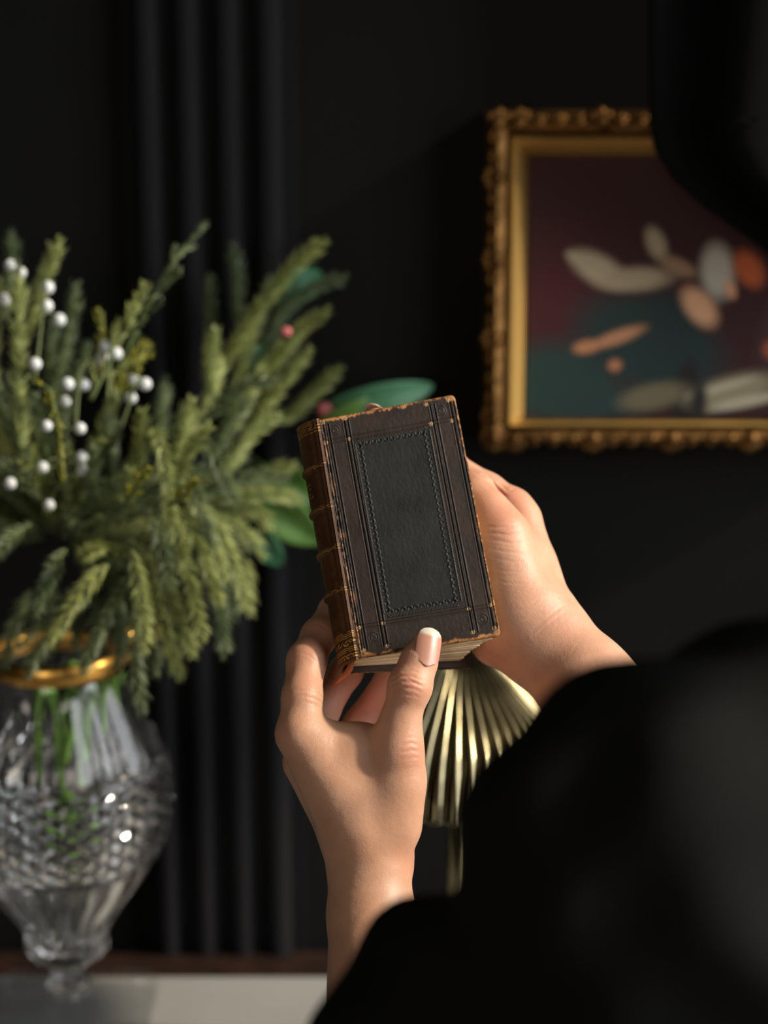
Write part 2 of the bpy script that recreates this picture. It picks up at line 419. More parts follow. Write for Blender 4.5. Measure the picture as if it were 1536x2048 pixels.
for r, z in prof:
    rr = r*(1+.0)+tri*min(.0042, r*.09)
    V.append(np.stack([lx+rr*np.cos(th), ly+rr*np.sin(th), np.full(n, z)], 1))
V = np.concatenate(V); k = len(prof)
i = np.arange(k-1)[:, None]*n; j = np.arange(n)[None, :]; j2 = (j+1) % n
F = np.stack([i+j, i+n+j, i+n+j2, i+j2], -1).reshape(-1, 4)
sh = mesh('lamp_shade', V, F, M['brass'], lp, True); sh['label'] = 'pleated dome shade'
s_ = sh.modifiers.new('thick', 'SOLIDIFY'); s_.thickness = .0012
MB().lathe([(0.001, lz(1282)-TZ), (.006, lz(1286)-TZ), (.009, lz(1292)-TZ), (.004, lz(1300)-TZ)][::-1], (lx, ly, TZ), 20).build('finial', M['brass'], lp, True)
MB().lathe([(.0062, .02), (.0062, lz(1320)-TZ)], (lx, ly, TZ), 20).build('stem', M['brass'], lp, True)
MB().lathe([(.05, 0), (.05, .006), (.042, .012), (.014, .018), (.008, .03)], (lx, ly, TZ), 40).build('base', M['brass'], lp, True)

# ------------------------------------------------------------------ crystal vase
VX = at(118, 1590, 1.2)[0]
def vz(py): return on_y(118, py, VY)[2]
def vr(p, py):
    v = (1024-py)/FPX; d = VY/(cs+v*sn); return p/FPX*d
vs = root('crystal_vase', 'cut crystal urn vase with a gilt rim on the white table', 'vase', (VX, VY, TZ))
outer = [(1326, 128), (1345, 134), (1372, 146), (1400, 159), (1440, 180), (1490, 202), (1520, 210), (1560, 215), (1600, 216), (1650, 208), (1700, 190), (1740, 168), (1780, 138), (1820, 106), (1850, 86), (1868, 76)]
ip = np.array(outer, float); ys = np.linspace(1326, 1868, 230)
rs = np.interp(ys, ip[:, 0], ip[:, 1])
kk = np.ones(15)/15; rs2 = np.convolve(np.pad(rs, 7, 'edge'), kk, 'valid'); rs = rs2
n = 288; th = np.arange(n)*2*np.pi/n
V = []
for y_, r_ in zip(ys, rs):
    r = vr(r_, y_)
    if 1515 < y_ < 1700:              # diamond cutting
        e = min(1, (y_-1515)/12, (1700-y_)/12)
        u1 = (th*24/(2*np.pi)+(y_-1515)/30.) % 1; u2 = (th*24/(2*np.pi)-(y_-1515)/30.) % 1
        d = (np.abs(u1-.5)+np.abs(u2-.5)); rr = r+e*(.0036*(1-d)-.0010)
    elif y_ <= 1515:                  # long shallow flutes under the rim
        e = min(1, (y_-1340)/40, (1515-y_)/15); rr = r-e*.0024*np.abs(np.cos(th*9))
    else:                             # tall flutes down to the foot
        e = min(1, (y_-1700)/14, (1868-y_)/20); rr = r-e*.0032*(1-np.abs(np.sin(th*11)))
    rr = rr+(.0016 if 1504 < y_ < 1512 or 1702 < y_ < 1710 else 0)
    V.append(np.stack([VX+rr*np.cos(th), VY+rr*np.sin(th), np.full(n, vz(y_))], 1))
ko = len(V)
inner = [(y_, max(vr(r_, y_)-.0055, .004)) for y_, r_ in zip(ys[::-1], rs[::-1]) if y_ < 1840]
for y_, r in inner[::4]: V.append(np.stack([VX+r*np.cos(th), VY+r*np.sin(th), np.full(n, vz(y_))], 1))
ki = len(V)
# lower solid: collar, knop, foot
low = [(1868, 76), (1876, 84), (1892, 84), (1904, 74), (1915, 52), (1930, 36), (1945, 30), (1958, 34), (1966, 46), (1980, 48), (1990, 40), (1996, 46), (2002, 80), (2006, 130), (2010, 160), (2014, 165), (2038, 165), (2044, 160)]
Vl = []
def foot(y_, p):
    r = vr(p, y_)
    if y_ >= 2002:                     # squared, faceted foot
        q = 1/np.maximum(np.abs(np.cos(th)), np.abs(np.sin(th))); q = np.minimum(q, 1.30)
        w = min(1, (y_-1996)/10); return r*((1-w)+w*q)
    return np.full(n, r)-.0006*np.abs(np.sin(th*8))
for y_, p in low:
    rr = foot(y_, p); z = vz(y_) if y_ < 2040 else TZ+.0004
    Vl.append(np.stack([VX+rr*np.cos(th), VY+rr*np.sin(th), np.full(n, z)], 1))
A = np.concatenate(V); Bv = np.concatenate(Vl)
seq_up = V[:ko][::-1]                       # bottom -> top outside
rings = Vl[:9][::-1]+seq_up[1:]+V[ko:][::-1]    # knop -> rim -> inside -> inner bottom
R2 = np.concatenate(Vl[8:][::-1]); k2 = len(Vl[8:])
R_ = np.concatenate(rings); k = len(rings)
i = np.arange(k-1)[:, None]*n; j = np.arange(n)[None, :]; j2 = (j+1) % n
F = [tuple(f) for f in np.stack([i+j, i+j2, i+n+j2, i+n+j], -1).reshape(-1, 4)]
F.append(tuple(range(n))[::-1]); F.append(tuple((k-1)*n+q for q in range(n)))
mesh('bowl', R_, F, M['glass'], vs, False)
i = np.arange(k2-1)[:, None]*n
F = [tuple(f) for f in np.stack([i+j, i+j2, i+n+j2, i+n+j], -1).reshape(-1, 4)]+[tuple(range(n))[::-1], tuple((k2-1)*n+q for q in range(n))]
mesh('foot', R2, F, M['clear'], vs, False)['label'] = 'square stepped clear foot'
# water filled inside
wi = [(r-.0002, vz(y_)) for y_, r in inner if y_ > 1538][::4]
mb = MB(); mb.lathe([(r, z) for r, z in [(wi[0][0]*.98, wi[0][1]+.0004)]+wi[1:]], (VX, VY, 0), 96); mb.build('water', M['water'], vs, True)['label'] = 'clear water filling the lower bowl'
# gilt rim
RZ = 0
rm = [(vr(126, 1325), vz(1334)), (vr(134, 1325), vz(1334)), (vr(139, 1315), vz(1318)), (vr(139, 1305), vz(1304)), (vr(134, 1298), vz(1294)), (vr(127, 1298), vz(1294)), (vr(123, 1310), vz(1312))]
mb = MB(); V = []
n = 120; th = np.arange(n)*2*np.pi/n
for r, z in rm+[rm[0]]: V.append(np.stack([VX+(r+.0005*np.sin(th*60)*(1 if r > .04 else 0))*np.cos(th), VY+r*np.sin(th), np.full(n, z)], 1))
V = np.concatenate(V); F = []
for a in range(len(rm)):
    for j in range(n): k = (j+1) % n; F.append((a*n+j, a*n+k, (a+1)*n+k, (a+1)*n+j))
mesh('rim', V, F, M['gilt_bright'], vs, True)['label'] = 'gilt metal rim band'
hx, hz = vr(150, 1300), vz(1306)
for sgn in (1, -1):
    P = [(VX+sgn*(hx-.004), VY, hz-.004), (VX+sgn*(hx+.006), VY-.004, hz+.002), (VX+sgn*(hx+.014), VY-.008, hz+.012), (VX+sgn*(hx+.020), VY-.01, hz+.020)]
    h = MB(); h.tube(P, [.0035, .003, .0026, .0034], 8)
    P = [(VX+sgn*(hx+.006), VY-.004, hz+.002), (VX+sgn*(hx+.002), VY-.006, hz+.010), (VX+sgn*(hx-.001), VY-.009, hz+.017)]
    h.tube(P, [.003, .0026, .003], 8)
    h.build('rim_scroll', M['gilt_bright'], vs, True)['label'] = 'small gilt scroll at the side of the rim'

# ------------------------------------------------------------------ bouquet
rng = np.random.default_rng(7)
HUB = at(135, 1240, 1.215)
def bez(a, b, c, n):
    t = np.linspace(0, 1, n)[:, None]; return (1-t)**2*a+2*t*(1-t)*b+t*t*c
def frond_mesh(P, L_, per, wid, taper=True):
    """needles all round a curved stem; returns V,F (3-sided spikes)"""
    seg = np.linalg.norm(np.diff(P, axis=0), axis=1); s = np.concatenate([[0], np.cumsum(seg)]); tot = s[-1]
    nn = int(tot/.001*per); t = np.sort(rng.random(nn))*tot
    pos = np.stack([np.interp(t, s, P[:, k]) for k in range(3)], 1)
    T = np.gradient(P, axis=0); T /= np.linalg.norm(T, axis=1)[:, None]
    tan = np.stack([np.interp(t, s, T[:, k]) for k in range(3)], 1); tan /= np.linalg.norm(tan, axis=1)[:, None]
    a = rng.normal(size=(nn, 3)); u = np.cross(tan, a); u /= np.linalg.norm(u, axis=1)[:, None]
    f = np.clip((tot-t)/(.010), .55, 1)[:, None] if taper else 1
    f = f*np.clip(t/.012+.5, .5, 1)[:, None]
    ln = L_*f*rng.uniform(.8, 1.15, (nn, 1))
    d = u*.80+tan*rng.uniform(.5, .85, (nn, 1)); d /= np.linalg.norm(d, axis=1)[:, None]
    w = np.cross(d, u); w /= np.linalg.norm(w, axis=1)[:, None]; x = np.cross(d, w)
    b0 = pos+w*wid; b1 = pos-w*wid*.5+x*wid*.87; b2 = pos-w*wid*.5-x*wid*.87
    mid = d*ln*.55+tan*ln*.08
    m0, m1, m2 = b0+mid, b1+mid, b2+mid
    tip = pos+d*ln+tan*ln*.25
    V = np.stack([b0, b1, b2, m0, m1, m2, tip], 1).reshape(-1, 3); o = np.arange(nn)[:, None]*7
    F = np.concatenate([o+np.array(q) for q in ((0, 1, 4), (0, 4, 3), (1, 2, 5), (1, 5, 4), (2, 0, 3), (2, 3, 5), (3, 4, 6), (4, 5, 6), (5, 3, 6))])
    return V, F
NF = [0]
def frond(base, tip, sag=.0, L_=.0062, mt='needle', label=None, group=None, per=4.6):
    base = np.asarray(base, float); tip = np.asarray(tip, float)
    m = (base+tip)/2+np.array([0, 0, sag])+rng.normal(size=3)*.003
    P = bez(base, m, tip, 24)
    r = root('fern_frond', label or 'soft green foxtail frond in the mass of the bouquet', 'greenery', base, group or 'foxtail fronds of the bouquet')
    r['tip_x'] = float(tip[0]/tip[1])
    V, F = frond_mesh(P, L_, per, .00031)
    mesh('needles', V, F, M[mt], r, False)
    MB().tube(P, np.linspace(.0013, .0005, len(P)), 6).build('stem', M['stem'], r, True)
    return r
# (base px, base py, base d, tip px, tip py, tip d, sag, material, label)
FR = [
 (430,760,1.20, 650,482,1.19, .020,'needle','long green frond arching right at the top right of the bouquet, highest of that side'),
 (480,720,1.23, 690,556,1.24, .016,'needle2','dusky green frond reaching far right just below the topmost arching frond'),
 (478,660,1.22, 466,492,1.22, .0,'needle2','short upright green frond left of the topmost arching frond'),
 (432,740,1.23, 420,556,1.24, .0,'needle2','thin upright frond standing at the left edge of the right-hand plume'),
 (520,770,1.21, 655,622,1.20, .010,'needle','green frond pointing up right between the two long right-hand fronds'),
 (560,850,1.22, 678,737,1.23, .004,'needle','green frond pointing up right just above the book spine'),
 (400,850,1.13, 552,762,1.13, .018,'needle2','arching frond with a dark rib in the middle of the right-hand plume'),
 (425,800,1.17, 432,660,1.16, .0,'needle3','pale upright frond beneath the thin upright one'),
 (440,900,1.18, 560,690,1.22, .01,'needle',None), (470,860,1.2, 600,660,1.23, .012,'needle',None),
 (450,880,1.2, 520,600,1.22, .012,'needle',None), (480,900,1.2, 570,760,1.2, .012,'needle',None), (470,820,1.22, 590,600,1.24, .016,'needle2',None),
 (330,960,1.12, 385,800,1.12, .0,'needle3','pale frond rising at the centre of the bouquet, right of the berries'),
 (350,980,1.11, 420,855,1.10, .012,'needle','short curled frond leaning right at the centre front'),
 (270,980,1.13, 285,822,1.12, .0,'needle','upright frond in the centre of the bouquet below the yellow sprig'),
 (225,960,1.15, 215,822,1.15, .0,'needle2','dim upright frond left of the centre one, beside the lowest berries'),
 (265,1030,1.13, 262,940,1.12, .0,'needle3',None),
 (160,1120,1.12, 205,1095,1.07, .004,'needle3',None),
 (400,1000,1.15, 575,955,1.17, .012,'needle2',None), (430,1010,1.17, 600,1000,1.19, .008,'needle3',None),
 (460,980,1.2, 590,930,1.21, .008,'needle',None), (440,1030,1.18, 545,1050,1.19, .010,'needle',None),
 (420,1000,1.18, 535,1060,1.2, .02,'needle',None), (400,1040,1.17, 525,1110,1.19, .016,'needle3',None),
 (380,1000,1.14, 500,1225,1.15, .03,'needle3','pale drooping frond at the lower right of the bouquet, rightmost of the hanging ones'),
 (370,1040,1.13, 450,1310,1.14, .03,'needle2','grey green hanging frond at the lower right, lowest of its cluster'),
 (330,1020,1.12, 440,1210,1.12, .03,'needle','drooping frond over the right shoulder of the bouquet'),
 (340,950,1.12, 450,1160,1.13, .03,'needle3',None), (330,930,1.11, 420,1100,1.12, .03,'needle2',None),
 (320,980,1.11, 405,1280,1.12, .02,'needle',None), (300,1090,1.12, 385,1312,1.13, .012,'needle3',None),
 (300,1130,1.13, 360,1352,1.15, .012,'needle','green frond hanging beside the right end of the gilt rim'),
 (262,1100,1.10, 290,1300,1.10, .006,'needle3','straight pale frond hanging down over the right end of the gilt rim'),
 (275,1200,1.11, 283,1420,1.12, .004,'needle2','dark dangling frond hanging lowest beside the vase neck'),
 (290,1210,1.12, 310,1345,1.14, .004,'needle2',None),
 (215,1130,1.10, 100,1285,1.09, .012,'needle','frond drooping down left across the gilt rim'),
 (270,1150,1.11, 165,1345,1.10, .012,'needle2','grey green frond crossing in front of the gilt rim'),
 (180,1200,1.1, 55,1350,1.10, .01,'needle2',None), (60,1180,1.12, 10,1330,1.12, .01,'needle2',None),
 (40,700,1.16, 118,482,1.15, .004,'needle3','large pale frond pointing up right at the top left of the bouquet'),
 (10,640,1.2, 22,470,1.21, .0,'needle2','frond at the top left corner of the bouquet, cut by the photo edge'),
 (45,900,1.12, 38,560,1.12, .0,'needle3','tall pale frond rising along the left edge of the photo'),
 (100,800,1.19, 150,570,1.2, .0,'needle2','dim broad frond behind the upper berries'),
 (-20,800,1.16, -5,560,1.16, .0,'needle',None), (90,900,1.2, 105,640,1.22, .0,'needle2',None), (120,860,1.2, 175,690,1.2, .0,'needle2',None),
 (60,960,1.13, 0,790,1.12, .006,'needle2',None), (80,1000,1.12, -20,930,1.1, .01,'needle2',None), (60,1050,1.12, -15,1120,1.10, .01,'needle2',None),
 (310,900,1.16, 330,760,1.17, .0,'needle2',None), (380,880,1.17, 440,720,1.19, .004,'needle3',None), (500,880,1.2, 620,700,1.21, .004,'needle',None),
 (480,800,1.22, 540,560,1.23, .01,'needle2',None), (420,930,1.15, 500,800,1.16, .01,'needle2',None), (440,960,1.16, 560,830,1.18, .012,'needle3',None),
 (450,1050,1.19, 500,1180,1.2, .016,'needle',None), (430,1080,1.18, 470,1235,1.19, .01,'needle2',None), (300,1000,1.11, 345,1180,1.10, .02,'needle2',None),
 (200,1000,1.12, 190,900,1.11, .0,'needle2',None), (300,880,1.12, 345,1010,1.10, .03,'needle3',None), (360,900,1.13, 470,1010,1.13, .03,'needle2',None),
 (240,1200,1.12, 235,1330,1.14, .0,'needle2',None), (130,1100,1.1, 70,1230,1.08, .01,'needle2',None), (340,1100,1.13, 400,1190,1.14, .01,'needle',None),
]
def auto_label(bx, by, tx, ty, mt):
    tone = {'needle': 'green', 'needle2': 'dusky green', 'needle3': 'pale green'}[mt]
    dx, dy = tx-bx, ty-by
    way = ('upright' if dy < 0 else 'hanging') if abs(dx) < .4*abs(dy) else ('pointing right' if dx > 0 else 'pointing left') if abs(dy) < .4*abs(dx) else (('rising' if dy < 0 else 'drooping')+(' right' if dx > 0 else ' left'))
    v = 'top' if ty < 720 else 'upper middle' if ty < 880 else 'middle' if ty < 1040 else 'lower part' if ty < 1200 else 'bottom'
    h_ = 'left edge' if tx < 90 else 'left half' if tx < 250 else 'centre' if tx < 400 else 'right half' if tx < 520 else 'right edge'
    return '%s bouquet frond %s, %s of the %s' % (tone, way, v, h_), 'foxtail fronds, %s of the bouquet' % h_
for (bx, by, bd, tx, ty, td, sg, mt, lb) in FR:
    if lb is None: lb, gp = auto_label(bx, by, tx, ty, mt)
    else: gp = None
    frond(at(bx, by, bd), at(tx, ty, td), sg, .0084, mt, lb, gp)
# the darker heart of the bouquet
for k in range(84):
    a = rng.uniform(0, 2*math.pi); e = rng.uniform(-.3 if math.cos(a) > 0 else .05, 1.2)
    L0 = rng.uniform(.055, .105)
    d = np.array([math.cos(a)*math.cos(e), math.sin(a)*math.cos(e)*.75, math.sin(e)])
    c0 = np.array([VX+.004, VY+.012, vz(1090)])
    mt = ['needle2', 'needle2', 'needle'][k % 3]  # mostly the darker green: shading of the core put into the colour
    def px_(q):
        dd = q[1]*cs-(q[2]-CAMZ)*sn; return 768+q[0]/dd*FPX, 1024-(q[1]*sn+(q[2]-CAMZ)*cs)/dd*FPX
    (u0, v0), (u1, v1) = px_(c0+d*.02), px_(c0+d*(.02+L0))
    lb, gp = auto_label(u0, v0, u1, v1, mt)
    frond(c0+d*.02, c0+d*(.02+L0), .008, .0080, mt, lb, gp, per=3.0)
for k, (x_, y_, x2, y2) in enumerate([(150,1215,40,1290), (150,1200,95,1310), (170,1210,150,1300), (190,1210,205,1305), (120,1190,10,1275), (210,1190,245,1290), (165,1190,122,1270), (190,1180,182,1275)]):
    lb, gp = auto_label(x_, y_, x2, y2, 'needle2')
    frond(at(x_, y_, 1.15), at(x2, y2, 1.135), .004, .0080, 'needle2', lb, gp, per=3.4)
dups = {}
for o in list(col.objects):
    if o.get('category') == 'greenery' and o.get('label'): dups.setdefault(o['label'], []).append(o)
ORD = ['first', 'second', 'third', 'fourth', 'fifth', 'sixth', 'seventh', 'eighth', 'ninth', 'tenth', 'eleventh', 'twelfth']
for lb, os_ in dups.items():
    if 1 < len(os_) <= 12:
        os_.sort(key=lambda o: o['tip_x'])
        for k, o in enumerate(os_): o['label'] = lb+', '+(('left one' if k == 0 else 'right one') if len(os_) == 2 else ORD[k]+' from left')
for o in list(col.objects):
    if 'tip_x' in o: del o['tip_x']
# lower stems that carry the fronds down into the water
for k, (bx, by, tx, ty) in enumerate([(180,1200,120,1535), (140,1180,150,1540), (230,1190,135,1530), (90,1190,160,1525), (200,1180,105,1510), (80,1200,135,1700)]):
    by = by+150; P = bez(at(bx, by, 1.2), at((bx+tx)/2+8, (by+ty)/2, 1.205), at(tx, ty, 1.19), 12)
    P[:, 1] = VY+np.linspace(.012, -.004, 12)+.006*math.sin(k*2.1)
    o = MB().tube(P, .0028+.0006*(k % 3), 8).build('flower_stem', M['waterstem'], smooth=True)
    tag(o, 'light green cut stem in the crystal vase, '+['third from the left', 'middle one of the bunch', 'rightmost at the neck', 'left of the middle one', 'second from the left', 'longest one, reaching deep into the water'][k], 'stem', 'cut stems standing in the vase')
# scaly juniper-like spray
def scaly(name, pts, label, mt, n_side, L_, cat='greenery'):
    P = np.array([at(*p) for p in pts]); t = np.linspace(0, len(P)-1, 26); P = np.stack([np.interp(t, range(len(P)), P[:, k]) for k in range(3)], 1)
    r = root(name, label, cat, P[0])
    MB().tube(P, np.linspace(.0016, .0006, len(P)), 6).build('stem', M['stem'], r, True)
    Vs, Fs, o = [], [], 0
    for q in range(n_side):
        i = int(2+q*(22/n_side)); a = rng.normal(size=3); T = P[i+1]-P[i]; T /= np.linalg.norm(T)
        u = np.cross(T, a); u /= np.linalg.norm(u); l = L_*(1-.6*q/n_side)*rng.uniform(.7, 1.2)
        B_ = bez(P[i], P[i]+u*l*.5+T*l*.3, P[i]+u*l*.6+T*l*.9, 8)
        V, F = frond_mesh(B_, .0028, 3.5, .0004, False); Vs.append(V); Fs.append(F+o); o += len(V)
    V, F = frond_mesh(P[8:], .003, 3.5, .0004, False); Vs.append(V); Fs.append(F+o)
    mesh('leaves', np.concatenate(Vs), np.concatenate(Fs), M[mt], r, False)
scaly('juniper_sprig', [(225,760,1.16), (290,620,1.15), (350,520,1.15), (412,445,1.16)], 'tall scaly green sprig with a yellowish tip, highest point of the bouquet', 'needle2', 14, .016)
scaly('juniper_sprig', [(180,800,1.14), (240,680,1.14), (300,570,1.15)], 'shorter scaly sprig just below the tallest one', 'needle', 12, .016)
scaly('yellow_sprig', [(230,800,1.15), (215,720,1.15), (200,620,1.14)], 'bright yellow green sprig among the white berries, left one', 'yellowleaf', 12, .013)
scaly('yellow_sprig', [(220,790,1.16), (265,730,1.16), (300,690,1.17)], 'bright yellow green sprig right of the white berries', 'yellowleaf', 12, .016)
scaly('yellow_sprig', [(60,760,1.10), (100,780,1.09), (115,840,1.08), (125,960,1.1)], 'crooked yellow green twig curving down through the berries on the left', 'yellowleaf', 7, .008)
scaly('yellow_sprig', [(250,1010,1.1), (280,960,1.08), (300,935,1.07)], 'small yellow green twig at the centre front of the bouquet', 'yellowleaf', 6, .008)
scaly('yellow_sprig', [(340,1010,1.1), (375,985,1.09), (395,960,1.08)], 'small yellow green twig over the drooping fronds on the right', 'yellowleaf', 6, .008)
# snowberry twigs with their berries
def berries(label, stem, pts):
    P = np.array([at(*p) for p in stem]); t = np.linspace(0, len(P)-1, 12); P = np.stack([np.interp(t, range(len(P)), P[:, k]) for k in range(3)], 1)
    r = root('snowberry_twig', label, 'berries', P[0], None)
    m = MB().tube(P, np.linspace(.0012, .0006, len(P)), 6)
    cs_ = [at(p[0], p[1], p[2]+.016) for p in pts]
    for c in cs_:
        q = P[np.argmin(np.linalg.norm(P-c, axis=1))]; m.tube([q, (q+c)/2+np.array([0, 0, .003]), c], .0005, 5)
    m.build('stem', M['stem'], r, True)
    for c in cs_: MB().ball(c, .0036*rng.uniform(.85, 1.1), 14, 10).build('berry', M['berry'], r, True)
berries('snowberry twig with three white berries at the far upper left', [(30,700,1.13), (40,540,1.13)], [(20,530,1.12), (42,545,1.13), (8,600,1.12)])
berries('snowberry twig with white berries beside the large pale left frond', [(70,760,1.12), (90,580,1.12)], [(95,575,1.11), (93,612,1.11), (70,728,1.10), (118,640,1.13)])
berries('snowberry twig with white berries in the middle left of the bouquet', [(150,860,1.12), (160,740,1.12)], [(135,768,1.10), (167,770,1.12), (130,803,1.11), (93,852,1.08), (160,857,1.08), (195,725,1.13)])
berries('snowberry twig with white berries beneath the yellow sprig', [(215,800,1.13), (225,670,1.13)], [(210,692,1.12), (232,707,1.12), (205,712,1.13)])
berries('snowberry twig with a white berry cluster at the right of the berries', [(240,860,1.13), (275,760,1.13)], [(268,760,1.12), (290,768,1.12), (262,796,1.12)])
berries('low snowberry twig with small berries deep in the bouquet', [(130,1010,1.14), (120,900,1.12)], [(165,940,1.10), (85,935,1.10), (20,967,1.09), (163,915,1.11), (98,1010,1.1)])
# broad leaves and pink buds to the right
def leaf(name, a, b, w, mt, label, bend=.01):
    a = at(*a); b = at(*b); nu, nv = 22, 9
    d = b-a; l = np.linalg.norm(d); d /= l; s_ = np.cross(d, [0, -1, 0]); s_ /= np.linalg.norm(s_); u = np.cross(s_, d)
    V = []
    for i in range(nu):
        t = i/(nu-1); wd = w*math.sin(math.pi*min(1, t*.92+.06))**.7
        for j in range(nv):
            q = j/(nv-1)*2-1
            V.append(a+d*l*t+s_*q*wd+u*(bend*math.sin(math.pi*t)+abs(q)*wd*.35))
    r = root(name, label, 'leaf', a)
    o = mesh('blade', V, gridF(nu, nv), M[mt], r, True); o.modifiers.new('thick', 'SOLIDIFY').thickness = .0005
    MB().tube([a-d*.012, a+d*l*.3+u*bend*.8, a+d*l*.6+u*bend*.9, b], [.0012, .0009, .0006, .0003], 6).build('midrib', M['stem'], r, True)
leaf('broad_leaf', (500,960,1.24), (640,1085,1.25), .014, 'brightleaf', 'broad bright green leaf slanting down behind the book spine')
leaf('broad_leaf', (530,930,1.25), (650,1000,1.26), .012, 'brightleaf', 'bright green leaf half hidden behind the upper book spine')
leaf('broad_leaf', (510,1040,1.24), (562,1130,1.25), .008, 'tealleaf', 'bluish green leaf pointing down right under the bright leaf')
leaf('broad_leaf', (660,810,1.25), (865,772,1.26), .010, 'tealleaf', 'dark green leaf lying above the top edge of the book')
leaf('broad_leaf', (640,850,1.25), (780,800,1.26), .010, 'brightleaf', 'green leaf peeping out over the top left of the book')
leaf('broad_leaf', (540,600,1.26), (640,545,1.27), .010, 'tealleaf', 'dark bluish leaf behind the topmost right frond')
leaf('broad_leaf', (480,780,1.22), (540,690,1.23), .010, 'tealleaf', 'bluish leaf inside the right-hand plume under the pink bud')
def bud(p, s, label):
    c = at(*p); r = root('pink_bud', label, 'flower', c)
    for k in range(6):
        a = k*1.05; d = np.array([math.cos(a)*.5, math.sin(a)*.3-.3, .6]); 
        MB().ball(c+d*s*.7, s*.6, 8, 6, (1, .6, 1.3)).build('petal', M['petal'], r, True)
    MB().ball(c, s*.5, 8, 6).build('bud_heart', M['petal'], r, True)
bud((572,668,1.19), .0036, 'small pink bud in the right-hand plume of greenery')
bud((650,826,1.25), .0055, 'blurred pink flower above the top left corner of the book')

# ------------------------------------------------------------------ signed distance shapes (skin and cloth)
def smin(a, b, k):
    h = np.clip(.5+.5*(b-a)/k, 0, 1); return b*(1-h)+a*h-k*h*(1-h)
class Field:
    def __init__(s, lo, hi, h):
        s.h = h; s.ax = [np.arange(lo[i], hi[i]+h, h, dtype=np.float32) for i in range(3)]; s.lo = np.array(lo)
        s.shape = tuple(len(a) for a in s.ax)
    def new(s): return np.full(s.shape, .05, np.float32)
    def cap(s, D, a, b, ra, rb, k=.004, flat=None):
        """smooth-union a tapered capsule into field D (flat = (direction, factor) squashes it)"""
        a = np.array(a, np.float32); b = np.array(b, np.float32); m = max(ra, rb)+k+.008
        sl = []
        for i in range(3):
            l0, h0 = min(a[i], b[i])-m, max(a[i], b[i])+m
            i0 = max(0, int((l0-s.lo[i])/s.h)); i1 = min(s.shape[i], int((h0-s.lo[i])/s.h)+2)
            if i1 <= i0: return
            sl.append(slice(i0, i1))
        X, Y, Z = np.meshgrid(*[s.ax[i][sl[i]] for i in range(3)], indexing='ij')
        ab = b-a; L2 = float(ab@ab)+1e-12
        px, py, pz = X-a[0], Y-a[1], Z-a[2]
        t = np.clip((px*ab[0]+py*ab[1]+pz*ab[2])/L2, 0, 1)
        px -= t*ab[0]; py -= t*ab[1]; pz -= t*ab[2]
        if flat is not None:
            nrm = np.array(flat[0], float); nrm /= np.linalg.norm(nrm); q = flat[1]
            dn = px*nrm[0]+py*nrm[1]+pz*nrm[2]
            px += dn*nrm[0]*(q-1); py += dn*nrm[1]*(q-1); pz += dn*nrm[2]*(q-1)
        d = np.sqrt(px*px+py*py+pz*pz)-(ra+(rb-ra)*t)
        sl = tuple(sl); D[sl] = smin(D[sl], d, k)
def nets(D, F_):
    """naive surface nets -> verts (field axes), quads"""
    ins = D < 0; nx, ny, nz = D.shape
    c = [ins[i:nx-1+i, j:ny-1+j, k:nz-1+k] for i in (0, 1) for j in (0, 1) for k in (0, 1)]
    sm = sum(x.astype(np.int8) for x in c); act = (sm > 0) & (sm < 8)
    idx = -np.ones(act.shape, np.int64); cells = np.argwhere(act); idx[act] = np.arange(len(cells))
    acc = np.zeros((len(cells), 3)); cnt = np.zeros(len(cells))
    corners = [(i, j, k) for i in (0, 1) for j in (0, 1) for k in (0, 1)]
    for a in range(8):
        for b in range(a+1, 8):
            A_, B_ = np.array(corners[a]), np.array(corners[b])
            if np.abs(A_-B_).sum() != 1: continue
            da = D[tuple((cells+A_).T)]; db = D[tuple((cells+B_).T)]
            m = (da < 0) != (db < 0); t = np.where(m, da/(da-db+1e-20), 0)
            acc += np.where(m[:, None], A_+(B_-A_)*t[:, None], 0); cnt += m
    V = (cells+acc/cnt[:, None])*F_.h+F_.lo
    Q = []
    for ax in range(3):
        o = [1 if i == ax else 0 for i in range(3)]
        a = ins[:nx-o[0], :ny-o[1], :nz-o[2]]; b = ins[o[0]:, o[1]:, o[2]:]
        e = np.argwhere(a != b); u, v = [(1, 2), (2, 0), (0, 1)][ax]
        e = e[(e[:, u] > 0) & (e[:, v] > 0) & (e[:, u] < D.shape[u]-1) & (e[:, v] < D.shape[v]-1)]
        def g(du, dv):
            q = e.copy(); q[:, u] -= du; q[:, v] -= dv; return idx[q[:, 0], q[:, 1], q[:, 2]]
        f = np.stack([g(0, 0), g(1, 0), g(1, 1), g(0, 1)], 1)
        flip = ~a[e[:, 0], e[:, 1], e[:, 2]]
        f[flip] = f[flip][:, ::-1]; Q.append(f)
    return V, np.concatenate(Q)
def smooth(V, Q, it, lam=.5):
    n = len(V)
    for _ in range(it):
        s = np.zeros_like(V); c = np.zeros(n)
        for k in range(4):
            a, b = Q[:, k], Q[:, (k+1) % 4]
            for i in range(3):
                s[:, i] += np.bincount(a, V[b, i], n)+np.bincount(b, V[a, i], n)
            c += np.bincount(a, minlength=n)+np.bincount(b, minlength=n)
        V = V+(s/np.maximum(c, 1)[:, None]-V)*lam
    return V
def normals(V, Q):
    n = np.cross(V[Q[:, 2]]-V[Q[:, 0]], V[Q[:, 3]]-V[Q[:, 1]]); N_ = np.zeros_like(V)
    for k in range(4):
        for i in range(3): N_[:, i] += np.bincount(Q[:, k], n[:, i], len(V))
    return N_/(np.linalg.norm(N_, axis=1)[:, None]+1e-12)

